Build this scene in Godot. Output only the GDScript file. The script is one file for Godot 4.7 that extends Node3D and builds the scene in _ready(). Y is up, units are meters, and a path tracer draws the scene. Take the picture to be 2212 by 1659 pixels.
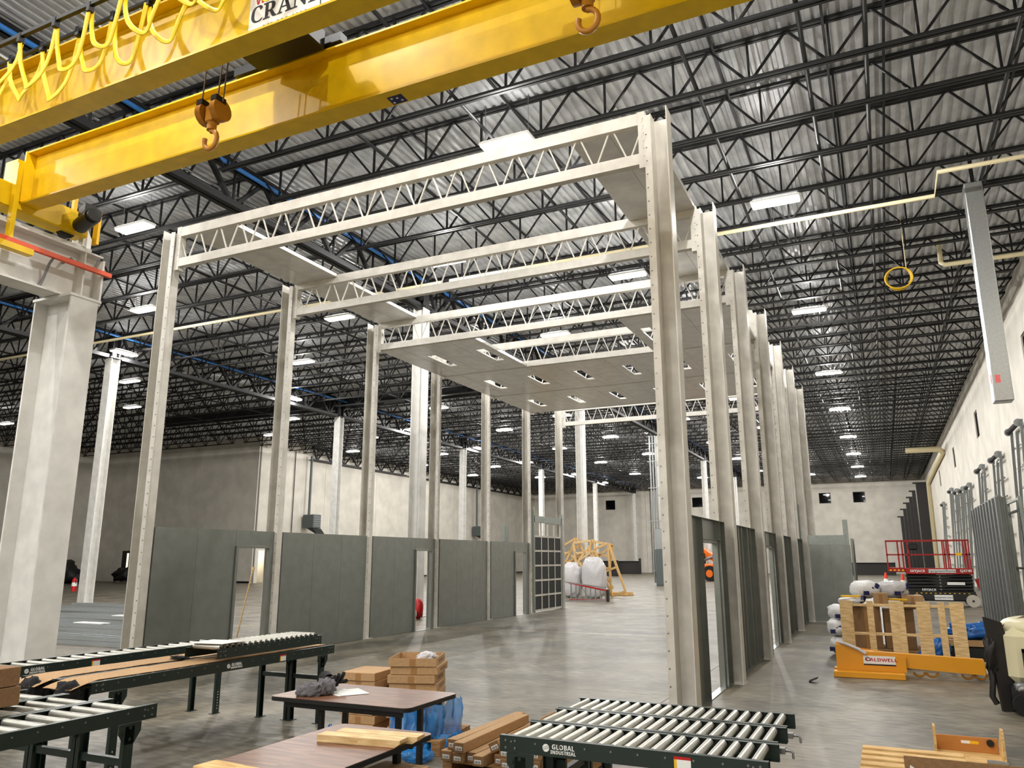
extends Node3D
# A large new warehouse hall: a white steel booth frame under construction, a yellow bridge crane,
# roller conveyors, tables and building material. Units are metres, the camera stands at x = z = 0.

const DECK := 11.3          # underside of the roof deck
const JB := 10.42           # underside of the bar joists
const ROWS := 7             # frame rows of the booth
const ROW0 := -8.97
const PITCH := 3.048
const XL := -10.88
const XR := -2.13

var M := {}                 # materials
var used := {}              # node names taken at top level
var meshes := {}            # shared meshes
var rng := RandomNumberGenerator.new()

func _ready() -> void:
	rng.seed = 7
	make_camera()
	make_materials()
	make_shell()
	make_roof_steel()
	make_columns()
	make_lights()
	make_booth()
	make_crane()
	make_foreground()
	make_middle()
	make_right_side()
	make_far()

# ---------------------------------------------------------------- camera, sky, exposure
func make_camera() -> void:
	var cam := Camera3D.new()
	cam.name = "camera"
	cam.position = Vector3(0, 1.75, 0)
	cam.rotation = Vector3(0.2234, 0.4415, -0.0022)
	cam.fov = 2.0 * rad_to_deg(atan(829.5 / 1664.4))
	cam.near = 0.05
	cam.far = 300.0
	add_child(cam)
	cam.current = true
	var env := Environment.new()
	env.background_mode = Environment.BG_COLOR
	env.background_color = Color(0.004, 0.005, 0.008)
	env.ambient_light_source = Environment.AMBIENT_SOURCE_BG
	env.tonemap_mode = Environment.TONE_MAPPER_LINEAR
	env.tonemap_exposure = 1.2
	env.sdfgi_enabled = true
	env.ssao_enabled = true
	env.ssil_enabled = true
	var we := WorldEnvironment.new()
	we.name = "world_environment"
	we.environment = env
	add_child(we)

# ---------------------------------------------------------------- materials
func noise_image(size: int, sd: int, freq: float, octaves: int, dark: Color, light: Color, stretch := 1.0, contrast := 1.0) -> ImageTexture:
	var n := FastNoiseLite.new()
	n.seed = sd
	n.noise_type = FastNoiseLite.TYPE_SIMPLEX_SMOOTH
	n.frequency = freq
	n.fractal_octaves = octaves
	var img := Image.create(size, size, false, Image.FORMAT_RGB8)
	if stretch == 1.0:
		var g := n.get_seamless_image(size, size, false, false, 0.15, true)
		for y in size:
			for x in size:
				var v: float = clampf((g.get_pixel(x, y).r - 0.5) * contrast + 0.5, 0, 1)
				img.set_pixel(x, y, dark.lerp(light, v))
	else:
		for y in size:
			for x in size:
				var v: float = clampf(n.get_noise_2d(x, y * stretch) * 0.9 * contrast + 0.5, 0, 1)
				img.set_pixel(x, y, dark.lerp(light, v))
	img.generate_mipmaps()
	return ImageTexture.create_from_image(img)

func mat(key: String, col: Color, rough := 0.6, metal := 0.0, tex: Texture2D = null, scale := 1.0, world := true) -> StandardMaterial3D:
	var m := StandardMaterial3D.new()
	m.resource_name = key
	m.albedo_color = col
	m.roughness = rough
	m.metallic = metal
	if tex:
		m.albedo_texture = tex
		m.uv1_triplanar = true
		m.uv1_world_triplanar = world
		m.uv1_scale = Vector3.ONE * scale
	M[key] = m
	return m

func concrete_image() -> ImageTexture:
	var size := 1024
	var a := FastNoiseLite.new(); a.seed = 3; a.frequency = 0.006; a.fractal_octaves = 5
	var b := FastNoiseLite.new(); b.seed = 11; b.frequency = 0.03; b.fractal_octaves = 4
	var c := FastNoiseLite.new(); c.seed = 23; c.frequency = 0.0035; c.fractal_octaves = 3
	var ga := a.get_seamless_image(size, size, false, false, 0.2, true)
	var gb := b.get_seamless_image(size, size, false, false, 0.2, true)
	var gc := c.get_seamless_image(size, size, false, false, 0.2, true)
	var img := Image.create(size, size, false, Image.FORMAT_RGB8)
	for y in size:
		for x in size:
			var va: float = ga.get_pixel(x, y).r
			# the second layer is squeezed in one direction: trowel strokes
			var vb: float = gb.get_pixel(x, (y * 3) % size).r
			var vc: float = gc.get_pixel(x, y).r
			var v: float = clampf(0.5 + (va - 0.5) * 1.15 + (vb - 0.5) * 1.15, 0, 1)
			var col := Color(0.33, 0.32, 0.295).lerp(Color(0.60, 0.585, 0.545), v)
			col = col.lerp(Color(0.52, 0.48, 0.42), clampf((vc - 0.5) * 1.4, 0, 0.5))
			img.set_pixel(x, y, col)
	img.generate_mipmaps()
	return ImageTexture.create_from_image(img)

func make_materials() -> void:
	var soft := noise_image(256, 5, 0.02, 4, Color(0.90, 0.90, 0.90), Color(1, 1, 1))
	var spangle := noise_image(256, 9, 0.03, 3, Color(0.93, 0.935, 0.93), Color(1, 1, 1), 1.0, 1.2)
	var blotch := noise_image(256, 31, 0.015, 5, Color(0.84, 0.84, 0.85), Color(1, 1, 1), 1.0, 1.4)
	var grain := noise_image(256, 17, 0.012, 4, Color(0.84, 0.79, 0.72), Color(1, 1, 1), 7.0, 1.1)
	var fibre := noise_image(256, 19, 0.06, 3, Color(0.88, 0.86, 0.84), Color(1, 1, 1))
	var floor_tex := concrete_image()
	mat("concrete", Color(0.88, 0.86, 0.81), 0.48, 0.0, floor_tex, 0.11)
	mat("concrete_patch", Color(1.0, 0.93, 0.82), 0.42, 0.0, floor_tex, 0.2)
	mat("joint_filler", Color(0.40, 0.36, 0.30), 0.8)
	mat("wall_paint", Color(0.865, 0.845, 0.80), 0.75, 0.0, soft, 0.12)
	mat("wall_joint", Color(0.42, 0.40, 0.37), 0.9)
	mat("dark_base", Color(0.03, 0.03, 0.032), 0.6)
	mat("deck", Color(0.85, 0.86, 0.87), 0.5, 0.15, blotch, 0.35)
	mat("roof", Color(0.35, 0.35, 0.36), 0.9)
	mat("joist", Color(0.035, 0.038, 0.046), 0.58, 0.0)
	mat("primer_red", Color(0.16, 0.05, 0.04), 0.6)
	mat("steel_white", Color(0.87, 0.865, 0.845), 0.5, 0.0, soft, 0.5)
	mat("frame_cream", Color(0.86, 0.845, 0.81), 0.40, 0.0, soft, 0.7)
	mat("galv", Color(0.60, 0.625, 0.61), 0.40, 0.75, spangle, 1.3)
	mat("galv_dull", Color(0.47, 0.485, 0.48), 0.45, 0.6, spangle, 0.8)
	mat("galv_stud", Color(0.70, 0.72, 0.73), 0.38, 0.4, spangle, 2.0)
	mat("galv_bright", Color(0.78, 0.79, 0.79), 0.30, 0.8, spangle, 2.0)
	mat("galv_pan", Color(0.575, 0.59, 0.575), 0.34, 0.72, spangle, 0.4)
	mat("ceiling_pan", Color(0.88, 0.875, 0.855), 0.27, 0.35, soft, 0.5)
	mat("bolt", Color(0.55, 0.55, 0.55), 0.35, 0.8)
	mat("crane_yellow", Color(0.94, 0.775, 0.02), 0.36, 0.0, soft, 0.6)
	mat("hook_orange", Color(0.70, 0.46, 0.03), 0.5)
	mat("cable_yellow", Color(0.97, 0.83, 0.03), 0.5)
	mat("black", Color(0.018, 0.018, 0.02), 0.5)
	mat("black_matte", Color(0.025, 0.024, 0.024), 0.85)
	mat("rope", Color(0.45, 0.40, 0.34), 0.5, 0.4)
	mat("orange_bar", Color(0.87, 0.33, 0.17), 0.45)
	mat("white", Color(0.92, 0.92, 0.91), 0.5)
	mat("ink", Color(0.03, 0.03, 0.06), 0.6)
	mat("red", Color(0.72, 0.04, 0.05), 0.4)
	mat("print_blue", Color(0.04, 0.07, 0.30), 0.5)
	mat("print_orange", Color(0.80, 0.28, 0.10), 0.5)
	mat("pipe_blue", Color(0.22, 0.50, 0.82), 0.35)
	mat("pipe_cream", Color(0.80, 0.75, 0.60), 0.5)
	mat("conduit", Color(0.55, 0.56, 0.56), 0.4, 0.7)
	mat("conveyor_green", Color(0.085, 0.15, 0.128), 0.42)
	mat("roller", Color(0.74, 0.735, 0.70), 0.34, 0.65, spangle, 3.0)
	mat("roller_hub", Color(0.10, 0.10, 0.10), 0.5, 0.3)
	mat("card", Color(0.74, 0.60, 0.43), 0.85, 0.0, fibre, 2.0)
	mat("card_dark", Color(0.56, 0.43, 0.29), 0.85, 0.0, fibre, 2.0)
	mat("tape", Color(0.62, 0.45, 0.27), 0.3)
	mat("wood", Color(0.88, 0.74, 0.50), 0.7, 0.0, grain, 1.2, false)
	mat("wood_pale", Color(0.91, 0.80, 0.60), 0.7, 0.0, grain, 1.5, false)
	mat("wood_grey", Color(0.66, 0.51, 0.34), 0.8, 0.0, grain, 1.5, false)
	mat("walnut", Color(0.50, 0.345, 0.25), 0.42, 0.0, noise_image(256, 41, 0.010, 4, Color(0.72, 0.66, 0.60), Color(1, 1, 1), 8.0, 1.2), 1.1, false)
	mat("rag", Color(0.44, 0.43, 0.44), 0.95, 0.0, blotch, 6.0)
	mat("paper", Color(0.90, 0.90, 0.88), 0.7)
	mat("film_blue", Color(0.13, 0.58, 0.90), 0.15)
	M.film_blue.albedo_color.a = 0.5
	M.film_blue.transparency = BaseMaterial3D.TRANSPARENCY_ALPHA
	mat("tarp_blue", Color(0.06, 0.36, 0.66), 0.35)
	mat("lift_red", Color(0.60, 0.045, 0.035), 0.4)
	mat("lift_grey", Color(0.075, 0.085, 0.085), 0.5)
	mat("tyre", Color(0.74, 0.72, 0.67), 0.7)
	mat("boom_yellow", Color(0.88, 0.60, 0.10), 0.38)
	mat("label_yellow", Color(0.93, 0.72, 0.05), 0.5)
	mat("tank_cream", Color(0.83, 0.80, 0.66), 0.4)
	mat("brown_steel", Color(0.10, 0.085, 0.075), 0.6)
	mat("bag_white", Color(0.88, 0.88, 0.88), 0.45, 0.0, soft, 3.0)
	mat("plastic_wrap", Color(0.80, 0.79, 0.80), 0.3, 0.0, soft, 2.0)
	mat("cab_orange", Color(0.86, 0.40, 0.02), 0.4)
	mat("cone", Color(0.90, 0.22, 0.06), 0.5)
	mat("grey_box", Color(0.33, 0.36, 0.36), 0.5, 0.2)
	mat("door_dark", Color(0.02, 0.02, 0.02), 0.4)
	mat("filter", Color(0.11, 0.125, 0.125), 0.7, 0.0, fibre, 4.0)
	var g := mat("glass", Color(0.02, 0.025, 0.035, 0.35), 0.03)
	g.transparency = BaseMaterial3D.TRANSPARENCY_ALPHA
	var lens := mat("lens", Color(1, 1, 1), 0.4)
	lens.emission_enabled = true
	lens.emission = Color(1.0, 0.985, 0.95)
	lens.emission_energy_multiplier = 5.0
	var lit := mat("lit_room", Color(1, 1, 0.95), 0.5)
	lit.emission_enabled = true
	lit.emission = Color(1.0, 0.97, 0.85)
	lit.emission_energy_multiplier = 1.0

# ---------------------------------------------------------------- mesh helpers
func start() -> SurfaceTool:
	var st := SurfaceTool.new()
	st.begin(Mesh.PRIMITIVE_TRIANGLES)
	st.set_smooth_group(-1)
	return st

func quad(st: SurfaceTool, a: Vector3, b: Vector3, c: Vector3, d: Vector3) -> void:
	# a b c d run counter-clockwise seen from outside
	st.add_vertex(a); st.add_vertex(c); st.add_vertex(b)
	st.add_vertex(a); st.add_vertex(d); st.add_vertex(c)

func tri(st: SurfaceTool, a: Vector3, b: Vector3, c: Vector3) -> void:
	st.add_vertex(a); st.add_vertex(c); st.add_vertex(b)

func box(st: SurfaceTool, lo: Vector3, hi: Vector3, xf := Transform3D.IDENTITY) -> void:
	var p := []
	for i in 8:
		p.append(xf * Vector3(hi.x if i & 1 else lo.x, hi.y if i & 2 else lo.y, hi.z if i & 4 else lo.z))
	quad(st, p[4], p[5], p[7], p[6])
	quad(st, p[1], p[0], p[2], p[3])
	quad(st, p[5], p[1], p[3], p[7])
	quad(st, p[0], p[4], p[6], p[2])
	quad(st, p[6], p[7], p[3], p[2])
	quad(st, p[0], p[1], p[5], p[4])

func cbox(st: SurfaceTool, lo: Vector3, hi: Vector3, c := 0.006, xf := Transform3D.IDENTITY) -> void:
	# a box with chamfered edges
	var m := (lo + hi) * 0.5
	var h := (hi - lo) * 0.5
	c = minf(c, minf(h.x, minf(h.y, h.z)) * 0.6)
	for ax in 3:
		var u := (ax + 1) % 3
		var v := (ax + 2) % 3
		for s in [-1.0, 1.0]:
			var f := []
			for k in [[-1, -1], [1, -1], [1, 1], [-1, 1]]:
				var q := Vector3.ZERO
				q[ax] = s * h[ax]
				q[u] = k[0] * (h[u] - c)
				q[v] = k[1] * (h[v] - c)
				f.append(xf * (m + q))
			if s > 0: quad(st, f[0], f[1], f[2], f[3])
			else: quad(st, f[3], f[2], f[1], f[0])
		# edges that run along ax
		for su in [-1.0, 1.0]:
			for sv in [-1.0, 1.0]:
				var a0 := Vector3.ZERO; var b0 := Vector3.ZERO
				a0[u] = su * h[u]; a0[v] = sv * (h[v] - c)
				b0[u] = su * (h[u] - c); b0[v] = sv * h[v]
				var e := Vector3.ZERO; e[ax] = h[ax] - c
				quad_out(st, xf * (m + a0 - e), xf * (m + b0 - e), xf * (m + b0 + e), xf * (m + a0 + e), xf * m)
	for sx in [-1.0, 1.0]:
		for sy in [-1.0, 1.0]:
			for sz in [-1.0, 1.0]:
				var a := xf * (m + Vector3(sx * h.x, sy * (h.y - c), sz * (h.z - c)))
				var b := xf * (m + Vector3(sx * (h.x - c), sy * h.y, sz * (h.z - c)))
				var d := xf * (m + Vector3(sx * (h.x - c), sy * (h.y - c), sz * h.z))
				if (b - a).cross(d - a).dot(a + b + d - 3.0 * (xf * m)) > 0: tri(st, a, b, d)
				else: tri(st, a, d, b)

func quad_out(st: SurfaceTool, a: Vector3, b: Vector3, c: Vector3, d: Vector3, inside: Vector3) -> void:
	if (b - a).cross(c - a).dot((a + b + c + d) * 0.25 - inside) > 0: quad(st, a, b, c, d)
	else: quad(st, d, c, b, a)

func frame(p0: Vector3, p1: Vector3, up := Vector3.UP) -> Transform3D:
	# z along p0 -> p1, origin at p0
	var z := (p1 - p0).normalized()
	if absf(z.dot(up)) > 0.98: up = Vector3.RIGHT
	var x := up.cross(z).normalized()
	return Transform3D(Basis(x, z.cross(x), z), p0)

func bar(st: SurfaceTool, p0: Vector3, p1: Vector3, w: float, h: float, up := Vector3.UP) -> void:
	box(st, Vector3(-w / 2, -h / 2, 0), Vector3(w / 2, h / 2, p0.distance_to(p1)), frame(p0, p1, up))

func tube(st: SurfaceTool, p0: Vector3, p1: Vector3, r: float, n := 8, r1 := -1.0) -> void:
	if r1 < 0: r1 = r
	var f := frame(p0, p1)
	var l := p0.distance_to(p1)
	for i in n:
		var a := TAU * i / n
		var b := TAU * (i + 1) / n
		var pa := Vector3(cos(a), sin(a), 0); var pb := Vector3(cos(b), sin(b), 0)
		st.set_smooth_group(1)
		quad(st, f * (pa * r), f * (pb * r), f * (pb * r1 + Vector3(0, 0, l)), f * (pa * r1 + Vector3(0, 0, l)))
		st.set_smooth_group(-1)
		tri(st, f * Vector3.ZERO, f * (pb * r), f * (pa * r))
		tri(st, f * Vector3(0, 0, l), f * (pa * r1 + Vector3(0, 0, l)), f * (pb * r1 + Vector3(0, 0, l)))

func sweep(st: SurfaceTool, pts: Array, r: float, n := 6, flat := 1.0) -> void:
	var rings := []
	for i in pts.size():
		var d: Vector3 = (pts[mini(i + 1, pts.size() - 1)] - pts[maxi(i - 1, 0)]).normalized()
		var f := frame(Vector3.ZERO, d, Vector3(0.31, 0.05, 0.95))
		var ring := []
		for k in n:
			var a := TAU * k / n
			ring.append(pts[i] + f.basis * Vector3(cos(a) * r, sin(a) * r * flat, 0))
		rings.append(ring)
	st.set_smooth_group(2)
	for i in pts.size() - 1:
		for k in n:
			quad(st, rings[i][k], rings[i][(k + 1) % n], rings[i + 1][(k + 1) % n], rings[i + 1][k])
	st.set_smooth_group(-1)
	for k in n:
		tri(st, pts[0], rings[0][(k + 1) % n], rings[0][k])
		tri(st, pts[-1], rings[-1][k], rings[-1][(k + 1) % n])

func prism(st: SurfaceTool, poly: PackedVector2Array, depth: float, xf := Transform3D.IDENTITY) -> void:
	# poly in x y, pushed out along z from 0 to depth
	if Geometry2D.is_polygon_clockwise(poly): poly.reverse()
	var t := Geometry2D.triangulate_polygon(poly)
	for i in range(0, t.size(), 3):
		var a := poly[t[i]]; var b := poly[t[i + 1]]; var c := poly[t[i + 2]]
		if (b - a).cross(c - a) < 0:
			var s := b; b = c; c = s
		tri(st, xf * Vector3(a.x, a.y, depth), xf * Vector3(b.x, b.y, depth), xf * Vector3(c.x, c.y, depth))
		tri(st, xf * Vector3(a.x, a.y, 0), xf * Vector3(c.x, c.y, 0), xf * Vector3(b.x, b.y, 0))
	for i in poly.size():
		var a := poly[i]; var b := poly[(i + 1) % poly.size()]
		quad(st, xf * Vector3(a.x, a.y, 0), xf * Vector3(b.x, b.y, 0), xf * Vector3(b.x, b.y, depth), xf * Vector3(a.x, a.y, depth))

func lathe(st: SurfaceTool, prof: Array, n := 16, xf := Transform3D.IDENTITY) -> void:
	# prof: Vector2(radius, height) from bottom to top, about y
	st.set_smooth_group(3)
	for i in prof.size() - 1:
		var p: Vector2 = prof[i]; var q: Vector2 = prof[i + 1]
		st.set_smooth_group(3 + i)
		for k in n:
			var a := TAU * k / n; var b := TAU * (k + 1) / n
			var A := Vector3(cos(a), 0, -sin(a)); var B := Vector3(cos(b), 0, -sin(b))
			var p0 := xf * (A * p.x + Vector3.UP * p.y); var p1 := xf * (B * p.x + Vector3.UP * p.y)
			var q0 := xf * (A * q.x + Vector3.UP * q.y); var q1 := xf * (B * q.x + Vector3.UP * q.y)
			if p.x > 0.0001: tri(st, p0, p1, q1)
			if q.x > 0.0001: tri(st, p0, q1, q0)
	st.set_smooth_group(-1)

func blob(st: SurfaceTool, c: Vector3, r: Vector3, sd: int, bump := 0.25, freq := 2.0, cut := -9.0, nu := 22, nv := 12) -> void:
	# a lumpy soft body (bag, rag, crumpled film); cut: flat underside height
	var n := FastNoiseLite.new(); n.seed = sd; n.frequency = freq; n.fractal_octaves = 3
	var g := []
	for j in nv + 1:
		var row := []
		var th := PI * j / nv
		for i in nu:
			var ph := TAU * i / nu
			var d := Vector3(sin(th) * cos(ph), cos(th), sin(th) * sin(ph))
			var e := Vector3(signf(d.x) * pow(absf(d.x), 0.75), signf(d.y) * pow(absf(d.y), 0.75), signf(d.z) * pow(absf(d.z), 0.75))
			var q := c + e * r * (1.0 + bump * n.get_noise_3dv(d * 1.0 + c))
			if q.y < cut: q.y = cut
			row.append(q)
		g.append(row)
	st.set_smooth_group(5)
	for j in nv:
		for i in nu:
			var k := (i + 1) % nu
			quad(st, g[j][i], g[j][k], g[j + 1][k], g[j + 1][i])
	st.set_smooth_group(-1)

func done(st: SurfaceTool) -> ArrayMesh:
	st.generate_normals()
	return st.commit()

func part(called: String, shape, m, parent: Node = self, label := "") -> MeshInstance3D:
	var o := MeshInstance3D.new()
	o.name = numbered(called) if parent == self else called
	o.mesh = done(shape) if shape is SurfaceTool else shape
	o.material_override = M[m] if m is String else m
	if label: o.set_meta("label", label)
	parent.add_child(o, true)
	return o

func numbered(called: String) -> String:
	if not used.has(called):
		used[called] = 0
		return called
	used[called] += 1
	return "%s_%03d" % [called, used[called]]

func tag(o: Node, label: String, category: String, group := "", kind := "") -> Node:
	if label: o.set_meta("label", label)
	if category: o.set_meta("category", category)
	if group: o.set_meta("group", group)
	if kind: o.set_meta("kind", kind)
	return o

func thing(called: String, label: String, category: String, at := Vector3.ZERO, turn := 0.0, group := "") -> Node3D:
	var o := Node3D.new()
	o.name = numbered(called)
	add_child(o)
	o.position = at
	o.rotation.y = turn
	tag(o, label, category, group)
	return o

func structure(called: String, shape, m) -> MeshInstance3D:
	var o := part(called, shape, m)
	o.set_meta("kind", "structure")
	return o

func text(s: String, height: float, m: String, parent: Node, xf: Transform3D, called := "lettering", font := "Droid Sans", bold := true, depth := 0.002) -> MeshInstance3D:
	var f := SystemFont.new()
	f.font_names = PackedStringArray([font])
	if bold: f.font_weight = 700
	var t := TextMesh.new()
	t.text = s
	t.font = f
	t.font_size = 32
	t.pixel_size = height / 23.0
	t.depth = depth
	t.curve_step = 2.0
	var o := MeshInstance3D.new()
	o.name = called
	o.mesh = t
	o.material_override = M[m]
	parent.add_child(o, true)
	o.transform = xf
	return o

func nth(i: int) -> String:
	var w := ["first", "second", "third", "fourth", "fifth", "sixth", "seventh", "eighth", "ninth", "tenth", "eleventh", "twelfth", "thirteenth", "fourteenth", "fifteenth", "sixteenth", "seventeenth", "eighteenth", "nineteenth", "twentieth"]
	if i < w.size(): return w[i]
	var d := (i + 1) % 10
	return "%d%s" % [i + 1, "st" if d == 1 else "nd" if d == 2 else "rd" if d == 3 else "th"]

# ---------------------------------------------------------------- the hall
func holed(st: SurfaceTool, u0: float, u1: float, h0: float, h1: float, t: float, holes: Array, xf: Transform3D) -> void:
	var us := [u0, u1]; var ys := [h0, h1]
	for h in holes:
		for k in 2:
			if h[k] > u0 and h[k] < u1: us.append(h[k])
			if h[2 + k] > h0 and h[2 + k] < h1: ys.append(h[2 + k])
	us.sort(); ys.sort()
	for i in us.size() - 1:
		for j in ys.size() - 1:
			var cu: float = (us[i] + us[i + 1]) / 2; var cy: float = (ys[j] + ys[j + 1]) / 2
			if us[i + 1] - us[i] < 0.001 or ys[j + 1] - ys[j] < 0.001: continue
			var open := false
			for h in holes:
				if cu > h[0] and cu < h[1] and cy > h[2] and cy < h[3]: open = true
			if not open: box(st, Vector3(us[i], ys[j], 0), Vector3(us[i + 1], ys[j + 1], t), xf)

func hall_wall(called: String, xf: Transform3D, u0: float, u1: float, cuts: Array, holes: Array, m := "wall_paint", h := 11.4) -> MeshInstance3D:
	# a backing slab and the cast panels in front of it, with open joints between them
	var st := start()
	holed(st, u0, u1, 0, h, 0.2, holes, xf * Transform3D(Basis(), Vector3(0, 0, 0.08)))
	var w := structure(called, st, "wall_joint")
	var edge := [u0] + cuts + [u1]
	for i in edge.size() - 1:
		var s := start()
		holed(s, edge[i] + (0.012 if i > 0 else 0.0), edge[i + 1] - (0.012 if i < edge.size() - 2 else 0.0), 0, h, 0.08, holes, xf)
		part("panel", s, m, w)
	return w

var window_count := 0
func hall_window(xf: Transform3D, u0: float, u1: float, y0: float, y1: float) -> void:
	window_count += 1
	var st := start()
	var f := 0.06
	box(st, Vector3(u0, y0, 0.05), Vector3(u1, y0 + f, 0.16), xf)
	box(st, Vector3(u0, y1 - f, 0.05), Vector3(u1, y1, 0.16), xf)
	box(st, Vector3(u0, y0 + f, 0.05), Vector3(u0 + f, y1 - f, 0.16), xf)
	box(st, Vector3(u1 - f, y0 + f, 0.05), Vector3(u1, y1 - f, 0.16), xf)
	var w := structure("window_%d" % window_count, st, "black")
	w.set_meta("label", "dark night window with black frame high on the wall")
	var g := start()
	box(g, Vector3(u0 + f, y0 + f, 0.09), Vector3(u1 - f, y1 - f, 0.1), xf)
	part("pane", g, "glass", w)

func make_shell() -> void:
	# floor: sub-base, slabs with sawn joints, one wide repaired strip
	var st := start()
	box(st, Vector3(-62.4, -0.4, -100.4), Vector3(5.3, -0.02, 32.4))
	var fl := structure("floor", st, "joint_filler")
	var xs := [5.0]
	var x := -2.7
	while x > -62: xs.append(x); x -= 6.1
	xs.append(-62.0)
	var zs := [32.0, 27.5, 19.9, 12.28, 4.66, -2.96, -10.58, -18.2]
	var z := -25.82
	while z > -99: zs.append(z); z -= 7.62
	zs.append(-100.0)
	for i in xs.size() - 1:
		for j in zs.size() - 1:
			var s := start()
			var far: float = zs[j + 1] + 0.005
			var near: float = zs[j] - 0.005
			if j == 7: near -= 0.34
			box(s, Vector3(xs[i + 1] + 0.005, -0.1, far), Vector3(xs[i] - 0.005, 0, near))
			part("slab", s, "concrete", fl)
			if j == 7:
				var s2 := start()
				box(s2, Vector3(xs[i + 1] + 0.005, -0.1, zs[j] - 0.335), Vector3(xs[i] - 0.005, 0.0, zs[j] - 0.005))
				part("repair_strip", s2, "concrete_patch", fl, "tan repaired joint strip")
	# roof deck: trapezoidal ribs that run away from the camera
	st = start()
	var p := 0.2032
	x = 5.2
	var k := 0
	var prof := [[0.0, 0.0], [0.085, 0.0], [0.108, 0.055], [0.18, 0.055], [p, 0.0]]
	while x > -62.3:
		for i in 4:
			var a: Array = prof[i]; var b: Array = prof[i + 1]
			quad_out(st, Vector3(x - a[0], DECK + a[1], 32.2), Vector3(x - b[0], DECK + b[1], 32.2), Vector3(x - b[0], DECK + b[1], -100.2), Vector3(x - a[0], DECK + a[1], -100.2), Vector3(x - (a[0] + b[0]) / 2, DECK + 5, -40))
		x -= p
		k += 1
	var ceil := structure("ceiling", st, "deck")
	ceil.set_meta("label", "corrugated light grey metal roof deck")
	st = start()
	box(st, Vector3(-62.4, DECK + 0.08, -100.4), Vector3(5.3, DECK + 0.4, 32.4))
	part("roof_slab", st, "roof", ceil)
	# walls: local x along the wall, local z outwards
	var right := Transform3D(Basis(Vector3(0, 0, -1), Vector3.UP, Vector3(1, 0, 0)), Vector3(4.9, 0, 0))
	var far_w := Transform3D(Basis(Vector3(-1, 0, 0), Vector3.UP, Vector3(0, 0, -1)), Vector3(0, 0, -100))
	var left := Transform3D(Basis(Vector3(0, 0, 1), Vector3.UP, Vector3(-1, 0, 0)), Vector3(-43.8, 0, 0))
	var office := Transform3D(Basis(Vector3(-1, 0, 0), Vector3.UP, Vector3(0, 0, -1)), Vector3(0, 0, -46.1))
	var outer := Transform3D(Basis(Vector3(0, 0, 1), Vector3.UP, Vector3(-1, 0, 0)), Vector3(-62, 0, 0))
	var back := Transform3D(Basis(Vector3(1, 0, 0), Vector3.UP, Vector3(0, 0, 1)), Vector3(0, 0, 32))
	var rw := []
	for c in [29.7, 45.7, 60.6, 76.2]: rw.append([c - 0.7, c + 0.7, 7.8, 9.15])
	hall_wall("wall_right", right, -32.2, 100.0, [-16.2, -1.0, 14.2, 21.8, 26.8, 38.0, 52.0, 68.0, 84.0], rw)
	for h in rw: hall_window(right, h[0], h[1], h[2], h[3])
	var fw := []
	for c in [2.15, 5.9, 21.1, 25.2, 32.7, 36.9]: fw.append([c - 0.66, c + 0.66, 8.15, 9.4])
	hall_wall("wall_far", far_w, -4.9, 43.8, [9.0, 18.0, 27.9, 37.0], fw)
	for h in fw: hall_window(far_w, h[0], h[1], h[2], h[3])
	var ld := [[-47.9, -46.75, 0.0, 2.45]]
	hall_wall("wall_left", left, -100.0, -46.38, [-90.6, -77.2, -69.5, -62.0, -54.3], ld)
	var od := [[57.25, 58.25, 0.0, 2.5]]
	hall_wall("wall_office", office, 43.8, 62.0, [50.0, 56.0], od)
	hall_wall("wall_outer", outer, -46.1, 32.0, [-30.0, -15.0, 0.0, 15.0], [])
	hall_wall("wall_back", back, -62.0, 4.9, [-45.0, -30.0, -15.0], [])
	# the passage to a lit room in the left wall
	st = start()
	box(st, Vector3(-46.3, -0.02, -48.1), Vector3(-44.08, 2.6, -47.95))
	box(st, Vector3(-46.3, -0.02, -46.7), Vector3(-44.08, 2.6, -46.55))
	box(st, Vector3(-46.3, 2.46, -47.95), Vector3(-44.08, 2.6, -46.7))
	box(st, Vector3(-46.3, -0.02, -47.95), Vector3(-44.08, 0.0, -46.7))
	box(st, Vector3(-46.4, -0.02, -48.1), Vector3(-46.3, 2.6, -46.55))
	structure("wall_passage", st, "wall_paint")
	# the dark door with a narrow lit vision panel in the office wall
	st = start()
	var o1 := [[57.42, 57.68, 0.95, 2.3]]
	holed(st, 57.27, 58.23, 0.0, 2.48, 0.05, o1, office * Transform3D(Basis(), Vector3(0, 0, 0.05)))
	var d1 := structure("door_1", st, "door_dark")
	d1.set_meta("label", "black door with narrow bright glass panel in the dark wall")
	st = start()
	box(st, Vector3(57.42, 0.95, 0.07), Vector3(57.68, 2.3, 0.08), office)
	part("vision_panel", st, "lit_room", d1)
	st = start()
	box(st, Vector3(-57.2, 0, -46.1), Vector3(-43.78, 0.14, -46.06))
	structure("baseboard_office", st, "dark_base")
	st = start()
	box(st, Vector3(-43.8, 0, -100), Vector3(-43.76, 0.14, -47.95))
	structure("baseboard_left", st, "dark_base")
	st = start()
	box(st, Vector3(-61.99, 0, -46.06), Vector3(-61.95, 0.14, 32))
	structure("baseboard_outer", st, "dark_base")
	var lamp := OmniLight3D.new()
	lamp.name = "passage_lamp"
	lamp.position = Vector3(-45.1, 2.3, -47.3)
	lamp.light_energy = 1.6
	lamp.light_size = 0.15
	lamp.light_color = Color(1, 0.96, 0.85)
	lamp.omni_range = 60
	lamp.omni_attenuation = 2.0
	lamp.shadow_enabled = true
	add_child(lamp)
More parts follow.
